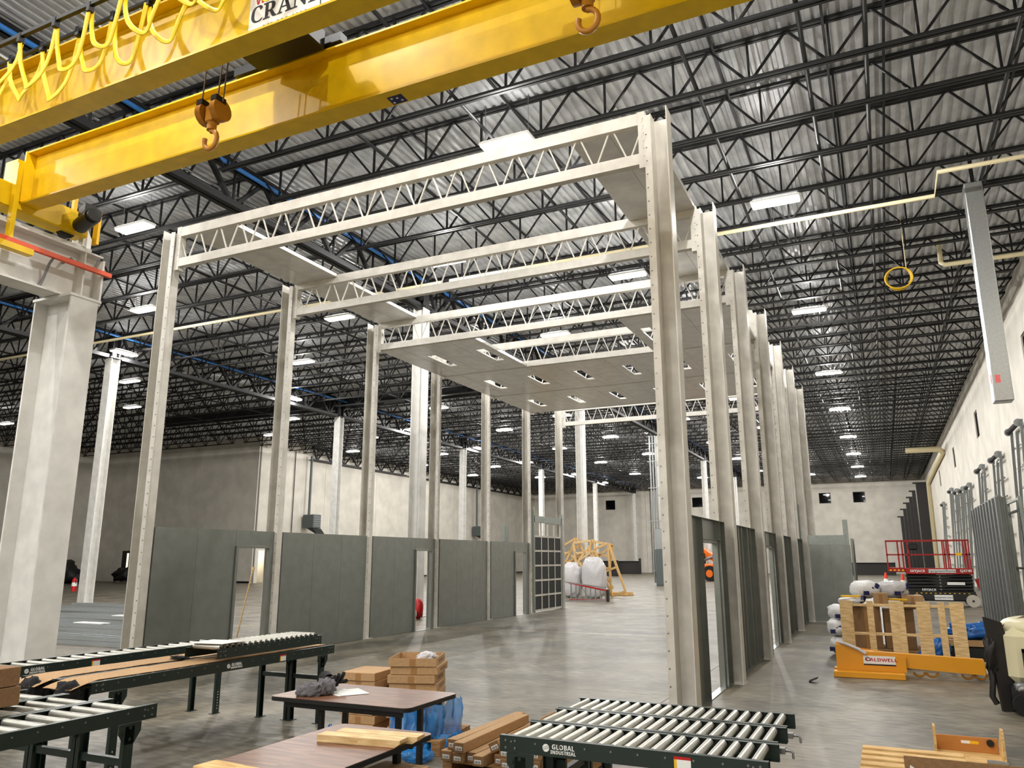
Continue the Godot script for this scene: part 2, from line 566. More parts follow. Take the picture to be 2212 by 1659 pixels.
	# conduits, heaters and clutter on the left wall
	for c in [[-51.9, 4.3], [-81.8, 4.4]]:
		var h := thing("unit_heater", ["grey unit heater on the left wall beside thin red pipes", "grey unit heater far back on the left wall"][0 if c[0] > -60 else 1], "heater", Vector3(-43.05, c[1], c[0]))
		st = start(); cbox(st, Vector3(-0.55, 0, -0.5), Vector3(0.55, 1.1, 0.5), 0.03); part("housing", st, "grey_box", h)
		st = start(); prism(st, PackedVector2Array([Vector2(0.55, -0.02), Vector2(0.95, -0.45), Vector2(0.85, -0.5), Vector2(-0.1, -0.02)]), 1.0, Transform3D(Basis(), Vector3(0, 0, -0.5))); part("louvre", st, "lift_grey", h)
		st = start()
		for q in 5: box(st, Vector3(0.55, 0.15 + 0.18 * q, -0.42), Vector3(0.58, 0.2 + 0.18 * q, 0.42))
		part("grille", st, "conduit", h)
		st = start(); tube(st, Vector3(-0.1, 1.1, 0.3), Vector3(-0.1, 6.0, 0.3), 0.11, 10); part("flue", st, "grey_box", h)
		st = start(); bar(st, Vector3(-0.7, 0.55, 0.0), Vector3(-0.5, 0.55, 0.0), 0.1, 0.1); part("bracket", st, "grey_box", h)
	var q2 := 0
	for c in [-49.1, -50.2]:
		st = start(); tube(st, Vector3(-43.7, 0.1, c), Vector3(-43.7, 10.6, c), 0.035, 6)
		tag(part("sprinkler_riser", st, "primer_red"), ["thin dark red pipe on the left wall nearest the office corner", "thin dark red pipe on the left wall next to the unit heater"][q2], "pipe", "red pipes on the left wall")
		q2 += 1

# ---------------------------------------------------------------- roof steel
func joist_nodes(l: float) -> int:
	return int(round(l / 1.42))

func joist_top(l: float) -> SurfaceTool:
	var st := start()
	for s in [-1, 1]: box(st, Vector3(0, -0.065, s * 0.045 - 0.03), Vector3(l, 0, s * 0.045 + 0.03))
	return st

func joist_bottom(l: float) -> SurfaceTool:
	var st := start()
	var n := joist_nodes(l)
	var p := l / n
	for s in [-1, 1]: box(st, Vector3(p * 0.35, JB - DECK, s * 0.045 - 0.03), Vector3(l - p * 0.35, JB - DECK + 0.055, s * 0.045 + 0.03))
	return st

func joist_web(l: float) -> Array:
	var n := joist_nodes(l)
	var p := l / n
	var w := []
	var b := JB - DECK + 0.03
	for i in n:
		var t0 := Vector3(i * p, -0.03, 0); var m := Vector3((i + 0.5) * p, b, 0); var t1 := Vector3((i + 1) * p, -0.03, 0)
		w.append([t0, m - Vector3(0.05, 0, 0)]); w.append([m + Vector3(0.05, 0, 0), t1]); w.append([m, Vector3((i + 0.5) * p, -0.03, 0)])
	return w

func make_roof_steel() -> void:
	var bays := [[4.9, -13.4, "right-hand bay"], [-13.4, -28.6, "middle bay"], [-28.6, -43.8, "third bay"], [-43.8, -62.0, "dark far left bay"]]
	for b in bays.size():
		var x0: float = bays[b][1]
		var l: float = bays[b][0] - bays[b][1]
		var mt := done(joist_top(l)); var mb := done(joist_bottom(l))
		var web := joist_web(l)
		var ws := start()
		for w in web: bar(ws, w[0], w[1], 0.042, 0.042)
		var mw := done(ws)
		var single := []
		for w in web:
			var s := start(); bar(s, w[0], w[1], 0.042, 0.042); single.append(done(s))
		for k in 56:
			var z := -4.96 - 1.692 * k
			if z < -99.4: break
			if b == 0 and z > -8.0: continue
			if b == 1 and z > -4.0: continue
			if b == 3 and z < -45.5: continue
			var near: bool = (b == 0 and k < 15) or (b == 1 and k > 2 and k < 13)
			var label := "%s black bar joist, counted away from the camera, in the %s" % [nth(k), bays[b][2]]
			var j := thing("bar_joist", label, "joist", Vector3(x0, DECK - 0.004, z), 0, "bar joists of the %s" % bays[b][2])
			part("top_chord", mt, "joist", j)
			part("bottom_chord", mb, "joist", j)
			if near:
				for s in single: part("web_bar", s, "joist", j)
			else: part("web", mw, "joist", j)
	# bridging lines that tie the joists together
	var bl := [[2.9, "beside the right wall"], [0.55, "above the right aisle"], [-0.45, "above the yellow hose coil"], [-2.4, "above the right row of frame columns"], [-6.7, "over the middle of the booth"], [-9.2, "over the left part of the booth"], [-18.5, "left of the blue pipe"], [-23.5, "over the long wall"], [-33.5, "far left over the dark floor"], [-38.6, "beside the left wall"]]
	for e in bl:
		var st := start()
		tube(st, Vector3(e[0], JB + 0.07, -8.5), Vector3(e[0], JB + 0.07, -99.5), 0.04, 6)
		tag(part("bridging_pipe", st, "joist"), "black pipe under the joists %s" % e[1], "pipe", "black lines along the roof")
		st = start()
		bar(st, Vector3(e[0] + 0.35, DECK - 0.07, -8.5), Vector3(e[0] + 0.35, DECK - 0.07, -99.5), 0.05, 0.04)
		tag(part("bridging_angle", st, "joist"), "black angle under the deck %s" % e[1], "steel angle", "black lines along the roof")
	# joist girders along the column lines
	var gl := [[-13.4, "above the left side of the booth"], [-28.6, "over the second column line"], [-43.45, "along the left wall"]]
	var n := 8
	var L := 15.24
	var wm := []
	var top := start(); var bot := start()
	for s in [-1, 1]:
		box(top, Vector3(s * 0.09 - 0.06, -0.32, -L + 0.31), Vector3(s * 0.09 + 0.06, -0.16, -0.31))
		box(bot, Vector3(s * 0.09 - 0.065, 9.98 - DECK, -L + 0.3), Vector3(s * 0.09 + 0.065, 10.13 - DECK, -0.3))
	var mtop := done(top); var mbot := done(bot)
	for i in n:
		var p := L / n
		for w in [[Vector3(0, -0.24, -maxf(i * p, 0.35)), Vector3(0, 10.05 - DECK, -(i + 0.5) * p)], [Vector3(0, 10.05 - DECK, -(i + 0.5) * p), Vector3(0, -0.24, -minf((i + 1) * p, L - 0.35))]]:
			var s := start(); bar(s, w[0] , w[1], 0.11, 0.09); wm.append(done(s))
		var s2 := start(); bar(s2, Vector3(0, 10.05 - DECK, -(i + 0.5) * p), Vector3(0, -0.24, -(i + 0.5) * p), 0.05, 0.05); wm.append(done(s2))
	for g in gl.size():
		for k in 7:
			var z := 9.28 - L * k
			if g == 2 and z > -40: continue
			var names := ["nearest the camera", "over the crane", "behind the booth", "beyond the booth", "far behind the booth", "near the far wall", "against the far wall"]
			var o := thing("joist_girder", "black roof girder %s, span %s" % [gl[g][1], names[k]], "girder", Vector3(gl[g][0], DECK, z), 0, "roof girders")
			part("top_chord", mtop, "joist", o); part("bottom_chord", mbot, "joist", o)
			for w in wm: part("web_bar", w, "joist", o)
	# pipes under the roof
	var st := start()
	tube(st, Vector3(-13.2, 10.93, 8), Vector3(-13.2, 10.93, -99), 0.055, 10)
	tag(part("air_pipe", st, "pipe_blue"), "bright blue compressed air pipe along the girder over the booth", "pipe")
	st = start()
	tube(st, Vector3(-28.3, 10.93, 8), Vector3(-28.3, 10.93, -99), 0.045, 8)
	tag(part("air_pipe", st, "pipe_blue"), "dim blue pipe along the girder left of the booth", "pipe")
	for i in 5:
		st = start()
		tube(st, Vector3(-13.85 - 0.16 * i, 10.62, 8), Vector3(-13.85 - 0.16 * i, 10.62, -52), 0.03, 6)
		tag(part("conduit", st, "conduit"), "long grey conduit beside the roof girder, %s of five from the girder" % nth(i), "conduit", "conduit bundle under the roof")
	var c := thing("drain_pipe", "cream drain pipe with a step, hung under the joists at right", "pipe", Vector3(0, 0, 0))
	st = start(); sweep(st, [Vector3(-11.5, 10.25, -19.8), Vector3(1.9, 10.25, -19.8), Vector3(1.9, 10.25, -18.5), Vector3(4.85, 10.25, -18.5)], 0.055, 8); part("run", st, "pipe_cream", c)
	for i in 9:
		st = start(); bar(st, Vector3(-10.8 + 1.5 * i, 10.25, -19.8), Vector3(-10.8 + 1.5 * i, 10.9, -19.8), 0.015, 0.015); part("hanger", st, "joist", c)
	c = thing("drain_pipe", "cream drain pipe left of the booth under the joists", "pipe")
	st = start(); tube(st, Vector3(-11.8, 10.25, -19.8), Vector3(-43, 10.25, -19.8), 0.055, 8); part("run", st, "pipe_cream", c)
	c = thing("drain_pipe", "short cream pipe with a bend under the joists by the right wall", "pipe")
	st = start(); sweep(st, [Vector3(2.3, 10.9, -24.6), Vector3(2.3, 10.2, -24.6), Vector3(2.4, 10.12, -24.6), Vector3(4.85, 10.12, -24.6)], 0.07, 8); part("run", st, "pipe_cream", c)
	c = thing("roof_drain", "thick cream roof drain pipe far back on the right wall", "pipe")
	st = start(); sweep(st, [Vector3(2.2, 9.9, -67), Vector3(4.5, 9.9, -67), Vector3(4.7, 9.7, -67.3), Vector3(4.7, 9.3, -90), Vector3(4.7, 0.1, -92)], 0.22, 10); part("run", st, "pipe_cream", c)
	# dark sheet steel draft curtain across the middle bays
	c = thing("draft_curtain", "dark grey sheet steel curtain hanging under the roof across the bays at left", "curtain", Vector3(-28.5, 10.5, -36.75))
	for i in 10:
		st = start(); box(st, Vector3(-15.0 + 3.0 * i, 0, -0.006), Vector3(-12.01 + 3.0 * i, DECK - 10.5 - 0.02, 0.006)); part("sheet", st, "lift_grey", c)
	st = start(); box(st, Vector3(-15, 0, 0.006), Vector3(15, 0.05, 0.03)); part("bottom_angle", st, "conduit", c)
	# square steel duct that hangs down at the right, and the coil of yellow hose
	c = thing("hanging_duct", "bright galvanised square tube hanging from the roof beside the right wall", "duct", Vector3(2.72, 5.15, -20.0))
	st = start(); cbox(st, Vector3(-0.19, 0, -0.19), Vector3(0.19, 5.3, 0.19), 0.02); part("tube", st, "galv_bright", c)
	st = start(); box(st, Vector3(-0.195, 0.42, 0.05), Vector3(-0.19, 0.62, 0.17)); box(st, Vector3(-0.12, 0.42, 0.19), Vector3(-0.02, 0.6, 0.195)); part("pink_tag", st, mat("pink", Color(0.95, 0.45, 0.45), 0.6), c)
	st = start(); tube(st, Vector3(0, 5.3, 0), Vector3(0, 6.15, 0), 0.02, 6); part("hanger", st, "joist", c)
	c = thing("hose_coil", "coil of yellow hose hanging under the joists at right", "hose", Vector3(1.03, 9.0, -21.9))
	st = start()
	for q in 3:
		var pts := []
		for i in 25:
			var a := TAU * i / 24
			pts.append(Vector3(cos(a) * (0.29 + 0.02 * q), sin(a) * (0.32 - 0.015 * q), 0.03 * q))
		sweep(st, pts, 0.022, 6)
	part("coil", st, mat("hose_yellow", Color(0.75, 0.6, 0.03), 0.5), c)
	st = start(); tube(st, Vector3(0.2, 0.25, 0.03), Vector3(0.2, 2.2, 0.03), 0.012, 6); part("drop_line", st, "pipe_cream", c)

# ---------------------------------------------------------------- building columns
func h_section(st: SurfaceTool, bf: float, d: float, t: float, y0: float, y1: float, xf := Transform3D.IDENTITY) -> void:
	# flanges face along x, the web lies in the x y plane
	box(st, Vector3(-d / 2, y0, -bf / 2), Vector3(-d / 2 + t, y1, bf / 2), xf)
	box(st, Vector3(d / 2 - t, y0, -bf / 2), Vector3(d / 2, y1, bf / 2), xf)
	box(st, Vector3(-d / 2 + t, y0, -t / 2), Vector3(d / 2 - t, y1, t / 2), xf)

func make_columns() -> void:
	var sh := start(); h_section(sh, 0.4, 0.4, 0.025, 0.03, 10.0); var ms := done(sh)
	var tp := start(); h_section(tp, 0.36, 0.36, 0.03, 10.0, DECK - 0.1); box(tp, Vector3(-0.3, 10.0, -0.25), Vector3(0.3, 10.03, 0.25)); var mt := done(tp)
	var bp := start(); box(bp, Vector3(-0.3, 0, -0.3), Vector3(0.3, 0.03, 0.3)); var mb := done(bp)
	var where := {
		"-13.4/0": "out of sight to the left of the crane", "-13.4/1": "right behind the fourth left frame column", "-13.4/2": "behind the plastic wrapped bags", "-13.4/3": "carrying conduits and a grey panel", "-13.4/4": "seen past the first right frame columns", "-13.4/5": "seen between the second and third right frame columns", "-13.4/6": "last in its line by the far wall",
		"-28.6/0": "left of the crane column", "-28.6/1": "with the red fire extinguisher", "-28.6/2": "between second and third left frame columns", "-28.6/3": "just left of the fifth left frame column", "-28.6/4": "bright, seen above the filter doors", "-28.6/5": "thin, right of the bagged column", "-28.6/6": "last of the second line by the far wall"}
	for lx in [-13.4, -28.6]:
		for k in 7:
			var z := -5.97 - 15.24 * k
			if z < -99: continue
			var key := "%s/%d" % [str(lx), k]
			var c := thing("steel_column", "white steel H column %s" % where[key], "column", Vector3(lx, 0, z), PI / 2 if lx < -20 else 0.0, "building columns")
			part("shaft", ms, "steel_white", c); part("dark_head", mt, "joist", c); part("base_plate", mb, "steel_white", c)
	# far left column in the dark
	var c2 := thing("steel_column", "grey steel column in the dark at the left edge", "column", Vector3(-43.8, 0, -21.2), 0, "building columns")
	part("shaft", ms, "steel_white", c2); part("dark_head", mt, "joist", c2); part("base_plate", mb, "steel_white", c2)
	# switch gear and conduits on the column at -51.7
	var e := thing("switch_cabinet", "tall grey electrical cabinet at the foot of the conduit column", "cabinet", Vector3(-13.3, 0, -51.25))
	var st := start(); cbox(st, Vector3(-0.42, 0, -0.22), Vector3(0.42, 2.35, 0.2), 0.02); part("body", st, "grey_box", e)
	st = start(); cbox(st, Vector3(-0.36, 0.1, 0.2), Vector3(0.36, 2.25, 0.22), 0.01); part("door", st, "grey_box", e)
	st = start(); cbox(st, Vector3(-0.4, 2.35, -0.2), Vector3(0.2, 3.7, 0.1), 0.02); part("upper_box", st, "conduit", e)
	for i in 3:
		st = start(); tube(st, Vector3(-0.55 + 0.18 * i, 3.0 if i > 0 else 0.2, -0.05), Vector3(-0.55 + 0.18 * i, 9.95, -0.05), 0.055, 8); part("conduit", st, "conduit", e)
	for y in [1.0, 4.2, 6.4, 8.2, 9.4]:
		st = start(); bar(st, Vector3(-0.75, y, 0.02), Vector3(0.5, y, 0.02), 0.05, 0.05); part("strut", st, "conduit", e)
	# fire extinguisher on the left column
	extinguisher(Vector3(-28.95, 0.55, -20.93), "red fire extinguisher hung on a white column at left")

func extinguisher(at: Vector3, label: String) -> void:
	var e := thing("fire_extinguisher", label, "extinguisher", at)
	var st := start(); lathe(st, [Vector2(0, 0), Vector2(0.09, 0.0), Vector2(0.095, 0.03), Vector2(0.095, 0.42), Vector2(0.05, 0.5), Vector2(0.03, 0.53), Vector2(0, 0.53)], 14); part("cylinder", st, "red", e)
	st = start(); lathe(st, [Vector2(0.097, 0.2), Vector2(0.097, 0.34)], 14); part("label_band", st, "white", e)
	st = start(); box(st, Vector3(-0.02, 0.53, -0.02), Vector3(0.02, 0.6, 0.02)); box(st, Vector3(-0.02, 0.6, -0.03), Vector3(0.12, 0.63, 0.03)); part("valve", st, "black", e)
	st = start(); sweep(st, [Vector3(0.02, 0.57, 0.02), Vector3(0.12, 0.52, 0.04), Vector3(0.13, 0.3, 0.04)], 0.014, 6); part("hose", st, "black", e)

# ---------------------------------------------------------------- lights
func make_lights() -> void:
	var rows := [
		[-1.6, [1.0, -8.6, -18.5, -27.9, -38.3, -48.3, -60.0, -70.3, -80.5, -90.5], "over the right aisle"],
		[-6.35, [-3.9, -13.2, -21.8, -32.0, -42.5, -53.0, -64.0, -75.0, -86.0], "over the middle of the booth"],
		[-10.8, [0.4, -18.4, -26.8, -37.2, -47.6, -58.4, -69.2, -80.0], "along the left side of the booth"],
		[-17.0, [-3.5, -12.8, -21.4, -32.2, -43.1, -52.5, -62.7, -73.0, -84.0], "just left of the booth"],
		[-22.5, [-17.7, -25.9, -37.7, -46.4, -56.4, -66.4, -77.2, -88.0], "in the middle bay"],
		[-28.22, [-11.0, -21.4, -31.9, -43.7, -53.4, -63.2, -74.8, -84.7], "along the second column line"],
		[-32.6, [-25.2, -36.8, -45.2, -55.2, -65.1, -76.0], "in the third bay"],
		[-38.1, [-29.8, -41.1, -50.5, -61.0, -71.0], "beside the long left wall"],
		[-50.0, [-30.1], "alone over the dark far left"]]
	var body := start()
	cbox(body, Vector3(-0.58, 0, -0.19), Vector3(0.58, 0.07, 0.19), 0.02)
	cbox(body, Vector3(-0.3, 0.07, -0.08), Vector3(0.3, 0.14, 0.08), 0.02)
	var mb := done(body)
	var lens := start(); cbox(lens, Vector3(-0.55, -0.035, -0.17), Vector3(0.55, -0.002, 0.17), 0.015); var ml := done(lens)
	var up := start(); box(up, Vector3(-0.52, 0.07, -0.03), Vector3(0.52, 0.078, 0.03)); var mu := done(up)
	var hang := start()
	tube(hang, Vector3(0, 0.07, 0), Vector3(0, DECK - 10.26 - 0.02, 0), 0.006, 5)
	var mh := done(hang)
	for r in rows:
		if r[0] < -29: continue
		var front: float = r[1][0]
		for q in 3: r[1].append(front + 9.6 * (q + 1))
	for r in rows:
		for k in r[1].size():
			var z: float = r[1][k]
			var o := thing("high_bay_light", "white LED high-bay light %s, %s in its row" % [r[2], nth(k)], "lamp", Vector3(r[0], 10.26, z), PI / 2 if r[0] == -28.22 else 0.0, "high-bay lights under the roof")
			part("housing", mb, "white", o); part("lens", ml, "lens", o); 
			for q in [-0.5, 0.5]: part("hanger", mh, "conduit", o).position.x = q
			var a := AreaLight3D.new()
			a.name = "lamp_light"
			a.area_size = Vector2(1.1, 0.34)
			a.light_energy = LAMP * (0.3 if r[0] < -40 else 1.0)
			a.light_color = Color(1.0, 0.988, 0.97)
			a.area_range = 120
			a.area_attenuation = 2.0
			a.shadow_enabled = true
			a.position = Vector3(0, -0.04, 0)
			a.rotation.x = -PI / 2
			o.add_child(a, true)
			# two slots in the top of the housing light the deck
			for w in [-0.13, 0.13]: part("uplight", mu, "lens", o).position.z = w
			var u := AreaLight3D.new()
			u.name = "up_light"
			u.area_size = Vector2(1.04, 0.3)
			u.light_energy = UP
			u.light_color = Color(1.0, 0.988, 0.97)
			u.area_range = 120
			u.area_attenuation = 2.0
			u.shadow_enabled = true
			u.position = Vector3(0, 0.15, 0)
			u.rotation.x = PI / 2
			o.add_child(u, true)
			if r[0] < -30 and z > -46: continue   # these fittings have flat lenses
			# the drop lens also throws light sideways
			var s := OmniLight3D.new()
			s.name = "side_light"
			s.light_energy = SIDE
			s.light_size = 0.04
			s.light_color = Color(1.0, 0.988, 0.97)
			s.omni_range = 120
			s.omni_attenuation = 2.0
			s.shadow_enabled = true
			s.position = Vector3(0, -0.085, 0)
			o.add_child(s, true)

const UP := 0.6
const LAMP := 10.5
const SIDE := 11.0
# ---------------------------------------------------------------- the booth frame
func row_z(k: int) -> float:
	return ROW0 - PITCH * k

func rivets(st: SurfaceTool, a: Vector3, b: Vector3, n: int, r: float, out: Vector3) -> void:
	for i in n:
		var p := a.lerp(b, (i + 0.5) / n)
		tube(st, p, p + out * 0.008, r, 6, r * 0.7)

func booth_column(side: int, k: int) -> void:
	# side -1: left row, +1: right row; an open channel, lip with bolts on the inner edge
	var x := XL if side < 0 else XR
	var s := float(side)
	var label := "%s cream steel frame column %s" % [nth(k), "of the left row, counted from the camera" if side < 0 else "of the right row, counted from the camera"]
	var c := thing("frame_column", label, "column", Vector3(x, 0, row_z(k)), 0, "columns of the booth frame")
	var key := "fc%d" % side
	if not meshes.has(key):
		var H := 7.38
		var st := start()
		# web at the back, two flanges towards the camera
		box(st, Vector3(minf(s * -0.08, s * 0.13), 0.004, -0.13), Vector3(maxf(s * -0.08, s * 0.13), H, -0.118))
		box(st, Vector3(s * 0.13 - 0.006, 0.004, -0.13), Vector3(s * 0.13 + 0.006, H + 0.06, 0.1))
		box(st, Vector3(s * -0.08 - 0.006, 0.004, -0.118), Vector3(s * -0.08 + 0.006, H, 0.1))
		meshes[key] = done(st)
		st = start()
		box(st, Vector3(minf(s * -0.165, s * -0.074), 0.004, 0.1), Vector3(maxf(s * -0.165, s * -0.074), H - 0.02, 0.112))
		meshes[key + "lip"] = done(st)
		st = start()
		rivets(st, Vector3(s * -0.14, 0.1, 0.112), Vector3(s * -0.14, H - 0.2, 0.112), 38, 0.011, Vector3(0, 0, 1))
		meshes[key + "riv"] = done(st)
		st = start()
		box(st, Vector3(-0.14, 0, -0.2), Vector3(0.14, 0.008, 0.13))
		for i in 3: tube(st, Vector3(-0.09 + 0.09 * i, 0.008, 0.06), Vector3(-0.09 + 0.09 * i, 0.035, 0.06), 0.014, 6)
		meshes[key + "foot"] = done(st)
	part("channel", meshes[key], "frame_cream", c)
	part("lip", meshes[key + "lip"], "frame_cream", c)
	part("bolt_row", meshes[key + "riv"], "bolt", c)
	part("base_plate", meshes[key + "foot"], "frame_cream", c)

func booth_truss(k: int) -> void:
	var a := XL + 0.17
	var b := XR - 0.17
	var l := b - a
	var where := ["nearest the camera", "second from the camera", "at the near edge of the lower ceiling", "at the far edge of the ceiling opening", "fifth, above the lower ceiling", "at the far edge of the lower ceiling", "last, over the end of the booth"]
	var t := thing("frame_truss", "cream steel truss across the booth, %s" % where[k], "truss", Vector3(a, 6.72, row_z(k)), 0, "roof trusses of the booth")
	if not meshes.has("tt"):
		var st := start()
		# channel shaped chords: a web and two flanges
		box(st, Vector3(0, 0.56, 0.05), Vector3(l, 0.73, 0.058)); box(st, Vector3(0, 0.722, -0.05), Vector3(l, 0.73, 0.05)); box(st, Vector3(0, 0.56, -0.05), Vector3(l, 0.568, 0.05)); meshes["tt"] = done(st)
		st = start()
		box(st, Vector3(0, 0.0, 0.05), Vector3(l, 0.15, 0.058)); box(st, Vector3(0, 0.142, -0.05), Vector3(l, 0.15, 0.05)); box(st, Vector3(0, 0, -0.05), Vector3(l, 0.008, 0.05)); meshes["tb"] = done(st)
		st = start(); box(st, Vector3(-0.01, -0.06, -0.06), Vector3(0.085, 0.74, 0.062)); rivets(st, Vector3(0.06, 0.05, 0.062), Vector3(0.06, 0.7, 0.062), 6, 0.011, Vector3(0, 0, 1)); meshes["te"] = done(st)
		var n := 18
		var p := l / n
		var w := []
		for i in n:
			for q in [[Vector3(i * p + 0.03, 0.58, 0), Vector3((i + 0.5) * p - 0.02, 0.13, 0)], [Vector3((i + 0.5) * p + 0.02, 0.13, 0), Vector3((i + 1) * p - 0.03, 0.58, 0)]]:
				st = start(); bar(st, q[0], q[1], 0.02, 0.02); w.append(done(st))
		meshes["tw"] = w
	part("top_chord", meshes["tt"], "frame_cream", t)
	part("bottom_chord", meshes["tb"], "frame_cream", t)
	part("end_plate", meshes["te"], "frame_cream", t)
	var e := part("end_plate", meshes["te"], "frame_cream", t)
	e.position.x = l - 0.075
	for w in meshes["tw"]: part("web_rod", w, "frame_cream", t)

func wall_pan(side: int, z0: float, z1: float, y0: float, y1: float, label: String, m := "galv_pan") -> void:
	# folded sheet pan: face on the inside, flanges to the outside
	var s := float(side)
	var x := (XL + 0.10) if side < 0 else (XR - 0.075)
	var p := thing("wall_pan", label, "panel", Vector3(x, y0, (z0 + z1) / 2), 0, "sheet steel wall pans of the booth")
	var w: float = absf(z1 - z0) / 2 - 0.003
	var h := y1 - y0
	var st := start()
	box(st, Vector3(-0.002, 0.0, -w), Vector3(0.002, h, w)); part("face_sheet", st, m, p)
	st = start()
	for e in [-1, 1]: box(st, Vector3(minf(0.0, s * 0.075), 0, e * w - 0.002), Vector3(maxf(0.0, s * 0.075), h, e * w + 0.002))
	part("edge_flanges", st, m, p)
	st = start()
	box(st, Vector3(minf(0.0, s * 0.075), 0, -w), Vector3(maxf(0.0, s * 0.075), 0.004, w))
	box(st, Vector3(minf(0.0, s * 0.075), h - 0.004, -w), Vector3(maxf(0.0, s * 0.075), h, w))
	part("end_flanges", st, m, p)
	if h > 1.0 and w > 0.2:
		st = start()
		for e in [-0.33, 0.34]: box(st, Vector3(minf(s * 0.002, s * 0.03), 0.01, e * w - 0.02), Vector3(maxf(s * 0.002, s * 0.03), h - 0.01, e * w + 0.02))
		part("stiffener", st, m, p)
	st = start()
	var nb := int(h / 0.22)
	for e in [-1, 1]: rivets(st, Vector3(s * 0.06, 0.05, e * (w - 0.004)), Vector3(s * 0.06, h - 0.05, e * (w - 0.004)), maxi(nb, 1), 0.007, Vector3(0, 0, -e))
	part("screw_row", st, "bolt", p)

func door_frame(side: int, z0: float, z1: float, label: String) -> void:
	var x := (XL + 0.10) if side < 0 else (XR - 0.075)
	var p := thing("door_frame", label, "door frame", Vector3(x, 0, (z0 + z1) / 2), 0, "open doorways of the booth")
	var w: float = absf(z1 - z0) / 2
	for e in [-1, 1]:
		var st := start(); cbox(st, Vector3(-0.04, 0, e * w - 0.025), Vector3(0.04, 2.0, e * w + 0.025), 0.004); part("jamb", st, "galv_pan", p)
	var st2 := start(); cbox(st2, Vector3(-0.04, 1.96, -w + 0.025), Vector3(0.04, 2.0, w - 0.025), 0.004); part("head", st2, "galv_pan", p)
	st2 = start(); box(st2, Vector3(-0.05, 0, -w + 0.025), Vector3(0.05, 0.012, w - 0.025)); part("sill", st2, "galv_bright", p)

func pan_bay(side: int, k: int, door: Array) -> void:
	# all wall pans between frame row k and k + 1
	var z0 := row_z(k) - 0.14
	var z1 := row_z(k + 1) + 0.11
	var sd := "left" if side < 0 else "right"
	var H := 2.28
	if door.is_empty():
		for i in 3:
			wall_pan(side, lerpf(z0, z1, i / 3.0), lerpf(z0, z1, (i + 1) / 3.0), 0.004, H, "grey sheet steel pan, %s of three, between %s and %s column of the %s row" % [nth(i), nth(k), nth(k + 1), sd])
		return
	var n := maxi(1, int(round((z0 - door[0]) / 0.93)))
	for i in n:
		wall_pan(side, lerpf(z0, door[0] + 0.03, i / float(n)), lerpf(z0, door[0] + 0.03, (i + 1) / float(n)), 0.004, H, "grey sheet steel pan, %s before the doorway after the %s column of the %s row" % [nth(i), nth(k), sd])
	wall_pan(side, door[0] + 0.03, door[1] - 0.03, 2.005, H, "grey header pan over the doorway after the %s column of the %s row" % [nth(k), sd])
	if door[1] - z1 > 0.1:
		wall_pan(side, door[1] - 0.03, z1, 0.004, H, "narrow grey pan right behind the doorway after the %s column of the %s row" % [nth(k), sd])
	door_frame(side, door[0], door[1], "open doorway with steel jambs after the %s column of the %s row" % [nth(k), sd])

func ceiling_pan(x0: float, x1: float, z0: float, z1: float, y: float, slot: bool, label: String, grp: String) -> void:
	var p := thing("ceiling_pan", label, "panel", Vector3((x0 + x1) / 2, y, (z0 + z1) / 2), 0, grp)
	var w := (x1 - x0) / 2 - 0.003
	var d := (z0 - z1) / 2 - 0.003
	var key := "cp%.3f/%.3f/%s" % [w, d, slot]
	if not meshes.has(key):
		var st := start()
		if slot:
			box(st, Vector3(-w, 0, -d), Vector3(-0.11, 0.004, d)); box(st, Vector3(0.11, 0, -d), Vector3(w, 0.004, d))
			box(st, Vector3(-0.11, 0, -d), Vector3(0.11, 0.004, -0.58)); box(st, Vector3(-0.11, 0, 0.58), Vector3(0.11, 0.004, d))
		else: box(st, Vector3(-w, 0, -d), Vector3(w, 0.004, d))
		meshes[key] = done(st)
		st = start()
		for s in [-1, 1]:
			box(st, Vector3(s * w - 0.002, 0.004, -d), Vector3(s * w + 0.002, 0.07, d))
			box(st, Vector3(-w, 0.004, s * d - 0.002), Vector3(w, 0.07, s * d + 0.002))
		meshes[key + "f"] = done(st)
		if slot:
			st = start()
			for s in [-1, 1]:
				box(st, Vector3(s * 0.112 - 0.002, 0.004, -0.58), Vector3(s * 0.112 + 0.002, 0.035, 0.58))
				box(st, Vector3(-0.11, 0.004, s * 0.582 - 0.002), Vector3(0.11, 0.05, s * 0.582 + 0.002))
			meshes[key + "s"] = done(st)
	part("face_sheet", meshes[key], "ceiling_pan", p)
	part("edge_flanges", meshes[key + "f"], "ceiling_pan", p)
	if slot: part("slot_frame", meshes[key + "s"], "frame_cream", p)

